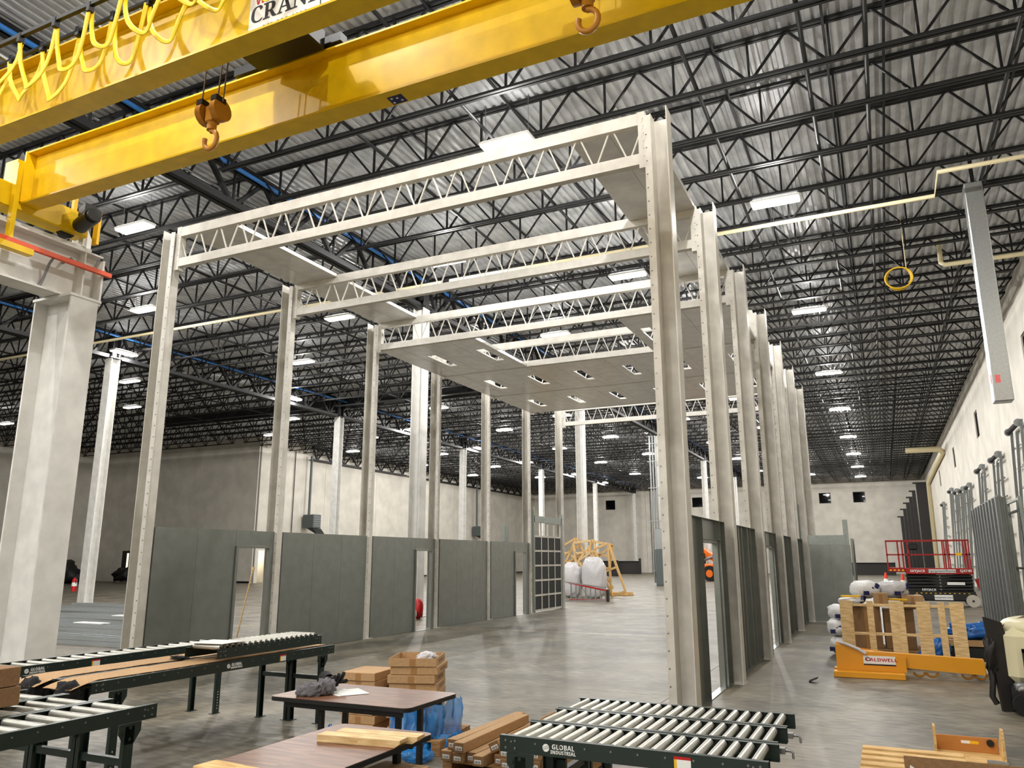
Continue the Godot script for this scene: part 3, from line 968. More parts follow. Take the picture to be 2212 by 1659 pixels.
func make_booth() -> void:
	for k in ROWS:
		booth_column(-1, k)
		booth_column(1, k)
		booth_truss(k)
	# left wall: rows with doorways, then the filter doors; right wall
	pan_bay(-1, 0, [-10.93, -11.78]); pan_bay(-1, 1, []); pan_bay(-1, 2, [-17.05, -17.82]); pan_bay(-1, 3, []); pan_bay(-1, 4, [-22.98, -23.78])
	pan_bay(1, 0, [-10.36, -11.5]); pan_bay(1, 1, []); pan_bay(1, 2, [-16.35, -17.55]); pan_bay(1, 3, []); pan_bay(1, 4, [])
	# filter doors between the sixth and seventh left column
	var f := thing("filter_door", "grey double door with twenty dark filter panes at the end of the left wall", "door", Vector3(XL + 0.1, 0, (row_z(5) + row_z(6)) / 2))
	var st := start()
	var hw := 1.26
	for z in [-hw, hw]: box(st, Vector3(-0.04, 0, z - 0.05), Vector3(0.04, 3.5 if z > 0 else 3.35, z + 0.05))
	box(st, Vector3(-0.04, 2.98, -hw), Vector3(0.04, 3.2, hw))
	part("door_case", st, "galv", f)
	var pane_w := 0.55
	for leaf in 2:
		var lz := 1.2 - leaf * 1.2
		st = start()
		for q in ([0.0, 0.6, 1.2] if leaf == 0 else [0.6, 1.2]): box(st, Vector3(-0.025, 0.03, lz - q - 0.03), Vector3(0.025, 2.98, lz - q + 0.03))
		for r in 6: box(st, Vector3(-0.024, 0.03 + 0.49 * r, lz - 1.17), Vector3(0.024, 0.09 + 0.49 * r, lz - 0.03))
		var lf := part("door_leaf", st, "frame_cream", f)
		for r in 5:
			for q in 2:
				st = start(); box(st, Vector3(-0.012, 0.09 + 0.49 * r, lz - q * 0.6 - 0.57), Vector3(0.012, 0.52 + 0.49 * r, lz - q * 0.6 - 0.03)); part("filter_pane", st, "filter", lf)
	st = start(); cbox(st, Vector3(-0.05, 0, -0.14), Vector3(0.05, 0.5, 0.14), 0.004)
	var stub := part("corner_stub", st, "galv")
	stub.position = Vector3(XL + 0.06, 2.285, -22.4)
	tag(stub, "short grey sheet upright on top of the left wall near its end", "sheet")
	# end wall beside the sixth right column
	var ex := [-1.98, -1.42, -0.88]
	for i in 2:
		var p := thing("end_wall_pan", ["grey sheet pan of the end wall beside the sixth right column", "grey sheet pan at the outer corner of the end wall"][i], "panel", Vector3((ex[i] + ex[i + 1]) / 2, 0.004, -24.3), 0, "end wall pans of the booth")
		var w: float = (ex[i + 1] - ex[i]) / 2 - 0.003
		st = start(); box(st, Vector3(-w, 0, -0.002), Vector3(w, 2.12, 0.002)); part("face_sheet", st, "galv_pan", p)
		st = start()
		for s in [-1, 1]: box(st, Vector3(s * w - 0.002, 0, -0.07), Vector3(s * w + 0.002, 2.12, 0.0))
		part("edge_flanges", st, "galv_pan", p)
	var h := thing("end_wall_header", "grey channel along the top of the end wall with an upright stub", "panel", Vector3(-1.43, 2.13, -24.3))
	st = start(); cbox(st, Vector3(-0.55, 0, -0.04), Vector3(0.45, 0.27, 0.04), 0.005); part("channel", st, "galv", h)
	st = start(); cbox(st, Vector3(0.4, 0.0, -0.03), Vector3(0.53, 0.7, 0.03), 0.005); part("stub", st, "galv", h)
	var r := thing("end_wall_return", "dark grey side of the end wall turning away from the camera", "panel", Vector3(-0.86, 0.004, -25.0))
	st = start(); box(st, Vector3(-0.002, 0, -0.7), Vector3(0.002, 2.3, 0.66)); part("face_sheet", st, "galv_pan", r)
	st = start()
	for q in 4: box(st, Vector3(0.002, 0, -0.68 + 0.43 * q), Vector3(0.05, 2.3, -0.66 + 0.43 * q))
	part("edge_flanges", st, "galv_pan", r)
	st = start(); bar(st, Vector3(XR - 0.1, 3.3, row_z(5) - 0.1), Vector3(XR - 0.1, 2.2, row_z(5) - 0.1), 0.05, 0.12)
	tag(part("wall_stub", st, "galv"), "narrow dark sheet upright behind the sixth right column", "sheet")
	# lower ceiling between rows 3 and 6 with lamp slots, and the upper strips between rows 1 and 3
	var cw := 0.685
	for k in [2, 3, 4]:
		var z0 := row_z(k) - 0.06
		var z1 := row_z(k + 1) + 0.06
		for i in 13:
			var x0 := -10.83 + cw * i
			var x1: float = x0 + cw if i < 12 else -2.24
			x0 = maxf(x0, XL + 0.17)
			if k == 2 and i > 3 and i < 9: continue
			ceiling_pan(x0, x1, z0, z1, 6.72, i % 2 == 1, "pale %sceiling pan, %s from the left in the %s ceiling bay" % ["slotted " if i % 2 == 1 else "", nth(i), nth(k - 2)], "lower ceiling pans of the booth")
	for k in [0, 1]:
		for i in 2:
			ceiling_pan(-10.72 + 0.55 * i, -10.17 + 0.55 * i, row_z(k) - 0.06, row_z(k + 1) + 0.06, 7.4, false, "pale pan %s of the top strip over the left columns, bay %s" % [["at the edge", "on the inside"][i], ["one", "two"][k]], "upper ceiling pans of the booth")
			ceiling_pan(-3.42 + 0.56 * i, -2.86 + 0.56 * i, row_z(k) - 0.06, row_z(k + 1) + 0.06, 7.4, false, "grey pan %s of the top strip over the right columns, bay %s" % [["on the inside", "at the edge"][i], ["one", "two"][k]], "upper ceiling pans of the booth")

# ---------------------------------------------------------------- the bridge crane
func i_beam(st: SurfaceTool, bf: float, h: float, tf: float, tw: float, l: float, xf := Transform3D.IDENTITY) -> void:
	# along x from 0 to l, bottom at y = 0
	box(st, Vector3(0, 0, -bf / 2), Vector3(l, tf, bf / 2), xf)
	box(st, Vector3(0, h - tf, -bf / 2), Vector3(l, h, bf / 2), xf)
	box(st, Vector3(0, tf, -tw / 2), Vector3(l, h - tf, tw / 2), xf)

func make_crane() -> void:
	var RX := -10.0
	# crane columns and runway beams, left one in view
	for side in 2:
		var x := RX if side == 0 else 4.3
		var c := thing("crane_column", ["big white H column carrying the crane runway at left", "white H column carrying the crane runway at right, out of frame"][side], "column", Vector3(x, 0, -6.6))
		var st := start(); h_section(st, 0.40, 0.78, 0.03, 0.03, 5.25); part("shaft", st, "steel_white", c)
		st = start(); box(st, Vector3(-0.5, 0, -0.35), Vector3(0.5, 0.03, 0.35)); part("base_plate", st, "steel_white", c)
		st = start(); box(st, Vector3(-0.4, 5.25, -0.24), Vector3(0.4, 5.285, 0.22)); part("cap_plate", st, "steel_white", c)
		st = start()
		prism(st, PackedVector2Array([Vector2(-0.14, 5.285), Vector2(0.14, 5.285), Vector2(0.14, 6.42), Vector2(0.0, 6.64), Vector2(-0.14, 6.42)]), 0.03, Transform3D(Basis(Vector3(0, 0, -1), Vector3.UP, Vector3(1, 0, 0)), Vector3(-0.3, 0, -0.3)))
		box(st, Vector3(-0.3, 6.0, -0.42), Vector3(-0.17, 6.03, -0.18))
		part("tie_post", st, "steel_white", c)
		var r := thing("runway_beam", ["white crane runway beam with an orange conductor bar at left", "white crane runway beam at right, out of frame"][side], "beam", Vector3(x, 5.29, -6.95))
		var al := Transform3D(Basis(Vector3(0, 0, 1), Vector3.UP, Vector3(-1, 0, 0)), Vector3.ZERO)
		st = start(); i_beam(st, 0.34, 0.74, 0.025, 0.02, 16.0, al); part("beam", st, "steel_white", r)
		st = start()
		for z in [0.25, 1.7, 3.2, 5.0]: box(st, Vector3(-0.16, 0.025, z), Vector3(0.16, 0.715, z + 0.02))
		box(st, Vector3(-0.18, 0.0, -0.03), Vector3(0.18, 0.68, 0.0))
		part("stiffener", st, "steel_white", r)
		st = start(); box(st, Vector3(-0.035, 0.74, 0.1), Vector3(0.035, 0.84, 16)); part("rail", st, "steel_white", r)
		st = start(); box(st, Vector3(0.2, 0.44, -0.1), Vector3(0.26, 0.5, 16.0)); part("conductor_bar", st, "orange_bar", r)
		st = start()
		for i in 10: bar(st, Vector3(0.02, 0.5, 0.5 + 1.5 * i), Vector3(0.24, 0.53, 0.5 + 1.5 * i), 0.03, 0.03)
		part("bar_bracket", st, "conduit", r)
		if side == 0:
			st = start(); sweep(st, [Vector3(0.2, 0.44, 0.75), Vector3(0.14, 0.38, 0.75), Vector3(0.06, 0.2, 0.75), Vector3(0.03, 0.05, 0.78)], 0.018, 6); part("feed_conduit", st, "conduit", r)
			st = start(); box(st, Vector3(-0.05, 0.84, 0.2), Vector3(0.05, 1.0, 0.26)); part("end_stop", st, "steel_white", r)
	# the bridge: two girders, end trucks, sign
	var b := thing("bridge_crane", "yellow double girder bridge crane across the top left of the hall", "crane", Vector3(-10.0, 6.33, -5.2))
	var gl := 14.3
	for g in 2:
		var z := -0.62 if g == 0 else 0.65
		var st := start()
		var xf := Transform3D(Basis(), Vector3(0.12, 0, z))
		i_beam(st, 0.235, 0.75, 0.022, 0.016, gl - 0.24, xf)
		var gi := part("girder", st, "crane_yellow", b, ["yellow I girder carrying the hook, farther from camera", "yellow I girder with the white sign, nearer to camera"][g])
		st = start(); box(st, Vector3(0.14, 0.02, z - 0.14), Vector3(0.17, 0.74, z + 0.14)); part("end_plate", st, "crane_yellow", gi)
		st = start(); box(st, Vector3(0.12, 0.75, z - 0.03), Vector3(gl - 0.12, 0.8, z + 0.03)); part("trolley_rail", st, "crane_yellow", gi)
	for e in 2:
		var x := 0.0 if e == 0 else gl
		var st := start()
		cbox(st, Vector3(x - 0.14, -0.1, -1.5), Vector3(x + 0.14, 0.24, 1.6), 0.02)
		box(st, Vector3(x - 0.12, 0.24, -0.75), Vector3(x + 0.14, 0.6, -0.4)); box(st, Vector3(x - 0.12, 0.24, 0.5), Vector3(x + 0.14, 0.6, 0.86))
		var et := part("end_truck", st, "crane_yellow", b)
		for z in [-1.25, 1.35]:
			st = start(); tube(st, Vector3(x - 0.05, -0.06, z), Vector3(x + 0.05, -0.06, z), 0.11, 14); part("wheel", st, "lift_grey", et)
		st = start(); box(st, Vector3(x + 0.16, -0.62, -0.42), Vector3(x + 0.24, 0.5, -0.36)); box(st, Vector3(x + 0.14, -0.68, -0.7), Vector3(x + 0.26, -0.6, 0.1)); part("collector_arm", st, "crane_yellow", et)
		st = start(); sweep(st, [Vector3(x + 0.2, 0.25, 0.0), Vector3(x + 0.22, -0.1, 0.0), Vector3(x + 0.2, -0.4, 0.05), Vector3(x + 0.1, -0.55, 0.1)], 0.022, 6); part("collector_cable", st, "black", et)
		st = start()
		var f := Transform3D(Basis(Vector3.UP, -0.3), Vector3(x + 0.3, 0.02, -1.3))
		tube(st, f * Vector3(-0.12, 0, 0), f * Vector3(0.34, 0, 0), 0.11, 14)
		tube(st, f * Vector3(0.34, 0, 0), f * Vector3(0.42, 0, 0), 0.09, 14)
		box(st, Vector3(-0.05, 0.1, -0.07), Vector3(0.2, 0.22, 0.07), f)
		part("drive_motor", st, "lift_grey", et)
		st = start(); box(st, Vector3(x - 0.02, 0.24, -1.35), Vector3(x + 0.04, 0.5, -1.3)); box(st, Vector3(x + 0.14, -0.18, -1.6), Vector3(x + 0.24, 0.3, -1.56)); part("bumper_bracket", st, "label_yellow", et)
	# white sign on the near girder
	var sg := start(); box(sg, Vector3(5.2, 0.045, 0.662), Vector3(6.92, 0.72, 0.667))
	var sign_o := part("sign_plate", sg, "white", b, "white crane maker and capacity sign")
	var k := Basis()
	text("WAUKESHA", 0.095, "red", sign_o, Transform3D(k, Vector3(5.62, 0.42, 0.668)))
	text("CRANE", 0.165, "ink", sign_o, Transform3D(k, Vector3(5.62, 0.265, 0.668)), "lettering", "Droid Serif")
	text("262-226-4114", 0.06, "ink", sign_o, Transform3D(k, Vector3(5.62, 0.1, 0.668)))
	text("CAP 5 TON", 0.15, "ink", sign_o, Transform3D(k, Vector3(6.45, 0.43, 0.668)), "lettering", "Droid Serif")
	text("S/N-18720", 0.09, "ink", sign_o, Transform3D(k, Vector3(6.4, 0.24, 0.668)))
	sg = start(); box(sg, Vector3(6.02, 0.05, 0.667), Vector3(6.03, 0.715, 0.67)); part("divider", sg, "ink", sign_o)
	sg = start()
	var star := PackedVector2Array()
	for i in 10: star.append(Vector2(sin(TAU * i / 10), cos(TAU * i / 10)) * (0.1 if i % 2 == 0 else 0.045))
	prism(sg, star, 0.003, Transform3D(Basis(), Vector3(5.62, 0.58, 0.667))); part("star_mark", sg, "red", sign_o)
	# blue flag shaped sticker under the far girder
	var fs := start(); box(fs, Vector3(5.86, -0.004, -0.72), Vector3(6.03, 0.0, -0.59)); var fo := part("sticker", fs, "print_blue", b, "small blue sticker with white spots")
	fs = start()
	for q in [[5.9, -0.62], [5.99, -0.68], [5.96, -0.63], [5.89, -0.69]]: box(fs, Vector3(q[0] - 0.012, -0.006, q[1] - 0.01), Vector3(q[0] + 0.012, -0.004, q[1] + 0.01))
	part("spots", fs, "white", fo)
	# hoist trolleys with ropes and hook blocks
	for h in 2:
		var hx := -5.85 if h == 0 else -1.75
		var t := thing("hoist_trolley", ["black hoist trolley between the girders with hook over the left side", "hoist trolley with its hook at the top edge of the picture"][h], "hoist", Vector3(hx, 7.13, -5.15))
		var st := start()
		cbox(st, Vector3(0.1, -0.12, -0.5), Vector3(1.0, 0.12, 0.5), 0.02); box(st, Vector3(-0.35, 0.0, -0.66), Vector3(1.15, 0.1, -0.55)); box(st, Vector3(-0.35, 0.0, 0.6), Vector3(1.15, 0.1, 0.72)); part("frame", st, "black", t)
		st = start(); tube(st, Vector3(0.05, 0.12, -0.1), Vector3(1.05, 0.12, -0.1), 0.2, 14); part("drum", st, "black", t)
		st = start(); tube(st, Vector3(0.75, -0.1, 0.3), Vector3(1.25, -0.1, 0.3), 0.13, 12); cbox(st, Vector3(1.22, -0.28, 0.1), Vector3(1.3, 0.1, 0.42), 0.01); part("gear_motor", st, "crane_yellow", t)
		st = start(); sweep(st, [Vector3(0.55, -0.05, 0.42), Vector3(0.7, -0.2, 0.42), Vector3(0.95, 0.0, 0.42), Vector3(1.1, 0.05, 0.42)], 0.03, 6); part("brake_cable", st, "black", t)
		var drop := -0.85 if h == 0 else -0.82
		for q in [[-0.12, 0.05], [0.02, -0.02], [0.16, 0.03]]:
			st = start(); tube(st, Vector3(q[0] + 0.04, -0.02, q[1]), Vector3(q[0], drop + 0.05, q[1]), 0.008, 6); part("wire_rope", st, "rope", t)
		st = start()
		for s in [-1, 1]:
			tube(st, Vector3(s * 0.1 - 0.035, drop - 0.02, 0), Vector3(s * 0.1 + 0.035, drop - 0.02, 0), 0.12, 16)
		cbox(st, Vector3(-0.05, drop - 0.14, -0.06), Vector3(0.05, drop + 0.04, 0.06), 0.01)
		tube(st, Vector3(0, drop - 0.22, 0), Vector3(0, drop - 0.1, 0), 0.05, 12)
		var hb := part("hook_block", st, "hook_orange", t)
		st = start()
		for s in [-1, 1]: box(st, Vector3(s * 0.1 - 0.04, drop + 0.05, -0.03), Vector3(s * 0.1 + 0.04, drop + 0.11, 0.1))
		part("rope_guard", st, "black", hb)
		st = start(); box(st, Vector3(-0.136, drop - 0.08, 0.03), Vector3(-0.13, drop + 0.0, 0.09)); part("capacity_plate", st, "white", hb)
		st = start()
		var hp := []
		for i in 15:
			var a := deg_to_rad(95.0 - 295.0 * i / 14.0)
			hp.append(Vector3(cos(a) * 0.085, drop - 0.33 + sin(a) * 0.1, 0))
		sweep(st, hp, 0.026, 8)
		part("hook", st, "hook_orange", hb)
	# festoon: track, carriers and hanging flat cable loops on the near side of the near girder
	var ft := thing("festoon_track", "thin dark festoon track along the near crane girder", "rail", Vector3(-9.9, 7.0, -4.2))
	var s3 := start(); box(s3, Vector3(0, 0.1, -0.02), Vector3(13, 0.14, 0.02)); part("track", s3, "lift_grey", ft)
	s3 = start(); box(s3, Vector3(0, 0.02, -0.16), Vector3(13, 0.05, -0.13)); part("second_track", s3, "lift_grey", ft)
	for i in 10:
		s3 = start(); bar(s3, Vector3(0.3 + 1.4 * i, 0.1, -0.3), Vector3(0.3 + 1.4 * i, 0.12, 0), 0.04, 0.03); part("track_arm", s3, "conduit", ft)
	var xs := [-9.3, -8.75, -8.2, -7.68, -7.12, -6.6, -6.1, -5.5, -4.85, -4.25]
	for run in 2:
		for i in xs.size() - 1:
			var x0: float = xs[i] + 0.16 * run
			var x1: float = xs[i + 1] + 0.16 * run
			var depth: float = (0.58 + 0.1 * sin(i * 2.3 + run)) * (1.0 if i < 6 else 0.75)
			var l := thing("festoon_loop", "yellow flat cable loop on the %s festoon line, %s from the left" % [["front", "rear"][run], nth(i)], "cable", Vector3(x0, 7.06 - 0.06 * run, -4.2 - 0.145 * run), 0, "festoon cables of the crane")
			var pts := []
			for q in 17:
				var t := q / 16.0
				var w := 4.0 * t * (1.0 - t)
				pts.append(Vector3((x1 - x0) * (t + 0.05 * sin(t * TAU)), -depth * pow(w, 0.62), 0.025 * sin(t * 9.0 + i)))
			var st := start(); sweep(st, pts, 0.026, 8, 0.28); part("cable", st, "cable_yellow", l)
			st = start(); cbox(st, Vector3(-0.02, -0.03, -0.03), Vector3(0.03, 0.08, 0.03), 0.005); part("carrier", st, "black", l)

# ---------------------------------------------------------------- foreground: conveyors, tables, cartons
func conveyor(label: String, at: Vector3, turn: float, l: float, w: float, pitch: float, h: float, stands: Array, grp: String, high := false) -> Node3D:
	var c := thing("roller_conveyor", label, "conveyor", at, turn, grp)
	var rail_h := 0.09
	var key := "rail%.3f" % l
	if not meshes.has(key):
		var st := start()
		box(st, Vector3(0, -rail_h, 0), Vector3(l, 0, 0.004)); box(st, Vector3(0, -0.004, 0.004), Vector3(l, 0, 0.035)); box(st, Vector3(0, -rail_h, 0.004), Vector3(l, -rail_h + 0.004, 0.035))
		meshes[key] = done(st)
		st = start()
		var n := int(l / 0.152)
		for i in n: tube(st, Vector3(0.076 + i * 0.152, -0.03, 0.001), Vector3(0.076 + i * 0.152, -0.03, -0.004), 0.006, 6)
		for x in [0.04, 0.1, l - 0.1, l - 0.04]:
			for y in [-0.025, -0.065]: tube(st, Vector3(x, y, 0.001), Vector3(x, y, -0.005), 0.007, 6)
		meshes[key + "b"] = done(st)
	# two side rails: the open side of each channel looks outwards at the rollers' ends
	for s in 2:
		var r := part("side_rail", meshes[key], "conveyor_green", c)
		r.position = Vector3(0 if s == 0 else l, h, 0 if s == 0 else w)
		if s == 1: r.rotation.y = PI
		var b := part("bolt_row", meshes[key + "b"], "bolt", r)
		b.position = Vector3.ZERO
	var rk := "rol%.3f" % w
	if not meshes.has(rk):
		var st := start()
		tube(st, Vector3(0, 0, 0.036), Vector3(0, 0, w - 0.036), 0.0238, 14)
		meshes[rk] = done(st)
		st = start()
		for z in [0.006, w - 0.036]: tube(st, Vector3(0, 0, z), Vector3(0, 0, z + 0.03), 0.011, 6)
		meshes[rk + "h"] = done(st)
	var n2 := int((l - 0.06) / pitch)
	var off := (l - (n2 - 1) * pitch) / 2 if n2 > 1 else l / 2
	for i in n2:
		var r := part("roller", meshes[rk], "roller", c)
		r.position = Vector3(off + i * pitch, h + (0.008 if high else -0.022), 0)
		part("axle", meshes[rk + "h"], "roller_hub", r)
	for x in stands:
		var sk := "stand%.2f/%.2f" % [h, w]
		if not meshes.has(sk):
			var g := start()
			var a := 0.085
			prism(g, PackedVector2Array([Vector2(-a, -rail_h - 0.002), Vector2(a, -rail_h - 0.002), Vector2(a, -rail_h - 0.06), Vector2(0.035, -rail_h - 0.13), Vector2(-0.035, -rail_h - 0.13), Vector2(-a, -rail_h - 0.06)]), 0.006)
			for q in [[0.0, 0.03], [0.0, 0.1], [0.05, 0.05]]: tube(g, Vector3(q[0], -rail_h - q[1], 0.0), Vector3(q[0], -rail_h - q[1], -0.006), 0.011, 6)
			meshes[sk + "g"] = done(g)
			g = start()
			box(g, Vector3(-0.035, 0.006, 0), Vector3(0.035, h - rail_h - 0.02, 0.005)); box(g, Vector3(-0.035, 0.006, 0), Vector3(-0.03, h - rail_h - 0.02, 0.035)); box(g, Vector3(0.03, 0.006, 0), Vector3(0.035, h - rail_h - 0.02, 0.035))
			meshes[sk + "l"] = done(g)
			g = start()
			for i in 7: tube(g, Vector3(0, 0.06 + 0.03 * i, 0.0), Vector3(0, 0.06 + 0.03 * i, -0.001), 0.006, 6)
			meshes[sk + "o"] = done(g)
			g = start(); box(g, Vector3(-0.06, 0, 0.0), Vector3(0.06, 0.006, 0.06)); meshes[sk + "f"] = done(g)
			g = start(); box(g, Vector3(-0.02, h * 0.56, 0.03), Vector3(0.02, h * 0.56 + 0.045, w - 0.03)); meshes[sk + "c"] = done(g)
			meshes[sk] = true
		for s in 2:
			var holder := Transform3D(Basis(Vector3.UP, PI if s else 0.0), Vector3(x, 0, w if s else 0.0))
			var lg := part("leg", meshes[sk + "l"], "conveyor_green", c); lg.transform = holder
			part("hole_row", meshes[sk + "o"], "paper", lg)
			var g2 := part("gusset", meshes[sk + "g"], "conveyor_green", c); g2.transform = Transform3D(holder.basis, Vector3(x, h, w if s else 0.0))
			var ft := part("foot", meshes[sk + "f"], "conveyor_green", c); ft.transform = holder
		var cb := part("cross_brace", meshes[sk + "c"], "conveyor_green", c); cb.position.x = x
	return c

func rail_marks(c: Node3D, x: float, h: float, w: float, with_logo: bool) -> void:
	# lettering and a warning sticker on the outer face of the far-side rail (local z = w)
	var b := Basis()
	if with_logo:
		text("GLOBAL", 0.026, "white", c, Transform3D(b, Vector3(x, h - 0.036, w + 0.001)), "rail_lettering")
		text("INDUSTRIAL", 0.019, "white", c, Transform3D(b, Vector3(x, h - 0.064, w + 0.001)), "rail_lettering")
		var st := start(); tube(st, Vector3(x - 0.105, h - 0.045, w), Vector3(x - 0.105, h - 0.045, w + 0.002), 0.021, 16); part("globe_mark", st, "white", c)
		st = start()
		bar(st, Vector3(x - 0.125, h - 0.055, w + 0.0025), Vector3(x - 0.085, h - 0.04, w + 0.0025), 0.003, 0.001); bar(st, Vector3(x - 0.125, h - 0.045, w + 0.0025), Vector3(x - 0.085, h - 0.03, w + 0.0025), 0.003, 0.001)
		part("globe_lines", st, "conveyor_green", c)

func sticker(c: Node3D, x: float, h: float, w: float) -> void:
	var st := start(); box(st, Vector3(x - 0.045, h - 0.08, w), Vector3(x + 0.045, h - 0.032, w + 0.0012)); part("warning_sticker", st, "white", c)
	st = start(); box(st, Vector3(x - 0.045, h - 0.032, w), Vector3(x + 0.045, h - 0.018, w + 0.0013)); part("sticker_header", st, "red", c)
	st = start(); box(st, Vector3(x - 0.045, h - 0.08, w), Vector3(x - 0.03, h - 0.032, w + 0.0013)); part("sticker_symbol", st, "label_yellow", c)

func table(label: String, x0: float, x1: float, z0: float, z1: float, legs: Array) -> void:
	var t := thing("work_table", label, "table", Vector3((x0 + x1) / 2, 0, (z0 + z1) / 2), 0, "brown laminate tables")
	var hx := (x1 - x0) / 2; var hz := (z1 - z0) / 2
	for layer in 2:
		var poly := PackedVector2Array()
		var r := 0.06
		var g := 0.0 if layer == 0 else -0.004
		for q in 4:
			var cx := (hx - r) * (1 if q == 0 or q == 3 else -1); var cz := (hz - r) * (1 if q < 2 else -1)
			for i in 6:
				var a := PI / 2 * q + PI / 2 * i / 5
				poly.append(Vector2(cx + cos(a) * (r + g), cz + sin(a) * (r + g)))
		var st := start()
		prism(st, poly, 0.028 if layer == 0 else 0.002, Transform3D(Basis(Vector3(1, 0, 0), Vector3(0, 0, -1), Vector3(0, 1, 0)), Vector3(0, 0.71 if layer == 0 else 0.738, 0)))
		part(["edge_band", "table_top"][layer], st, ["black", "walnut"][layer], t)
	for q in legs:
		var st := start(); cbox(st, Vector3(q[0] - 0.02, 0.01, q[1] - 0.02), Vector3(q[0] + 0.02, 0.71, q[1] + 0.02), 0.004); part("leg", st, "black", t)
		st = start(); tube(st, Vector3(q[0], 0, q[1]), Vector3(q[0], 0.012, q[1]), 0.025, 10); part("foot", st, "black", t)
	var st2 := start()
	box(st2, Vector3(-hx + 0.1, 0.66, -hz + 0.08), Vector3(hx - 0.1, 0.71, -hz + 0.1)); box(st2, Vector3(-hx + 0.1, 0.66, hz - 0.1), Vector3(hx - 0.1, 0.71, hz - 0.08))
	part("apron", st2, "black", t)

func carton(label: String, c: Vector3, s: Vector3, turn: float, grp: String, open := false, m := "card") -> Node3D:
	var o := thing("flat_carton", label, "carton", c, turn, grp)
	var st := start()
	if open:
		var t := 0.006
		box(st, Vector3(-s.x / 2, 0, -s.z / 2), Vector3(s.x / 2, t, s.z / 2))
		box(st, Vector3(-s.x / 2, t, -s.z / 2), Vector3(s.x / 2, s.y, -s.z / 2 + t)); box(st, Vector3(-s.x / 2, t, s.z / 2 - t), Vector3(s.x / 2, s.y, s.z / 2))
		box(st, Vector3(-s.x / 2, t, -s.z / 2 + t), Vector3(-s.x / 2 + t, s.y, s.z / 2 - t)); box(st, Vector3(s.x / 2 - t, t, -s.z / 2 + t), Vector3(s.x / 2, s.y, s.z / 2 - t))
	else: cbox(st, Vector3(-s.x / 2, 0, -s.z / 2), Vector3(s.x / 2, s.y, s.z / 2), 0.004)
	part("body", st, m, o)
	st = start(); box(st, Vector3(-0.03, 0.001, s.z / 2), Vector3(0.03, s.y * 0.9, s.z / 2 + 0.001)); part("tape", st, "tape", o)
	return o

func pallet(called: String, label: String, at: Vector3, turn: float, lx: float, lz: float, m := "wood_grey", slats := 7) -> Node3D:
	var p := thing(called, label, "pallet", at, turn)
	for i in 3:
		var st := start(); cbox(st, Vector3(-lx / 2 + (lx - 0.09) / 2 * i, 0.018, -lz / 2), Vector3(-lx / 2 + (lx - 0.09) / 2 * i + 0.09, 0.115, lz / 2), 0.004); part("stringer", st, m, p)
	for i in slats:
		var st := start(); var z := -lz / 2 + (lz - 0.09) * i / (slats - 1); cbox(st, Vector3(-lx / 2, 0.115, z), Vector3(lx / 2, 0.134, z + 0.09), 0.003); part("deck_board", st, m, p)
	for i in 3:
		var st := start(); var z := -lz / 2 + (lz - 0.09) * i / 2; cbox(st, Vector3(-lx / 2, 0, z), Vector3(lx / 2, 0.018, z + 0.09), 0.003); part("bottom_board", st, m, p)
	return p

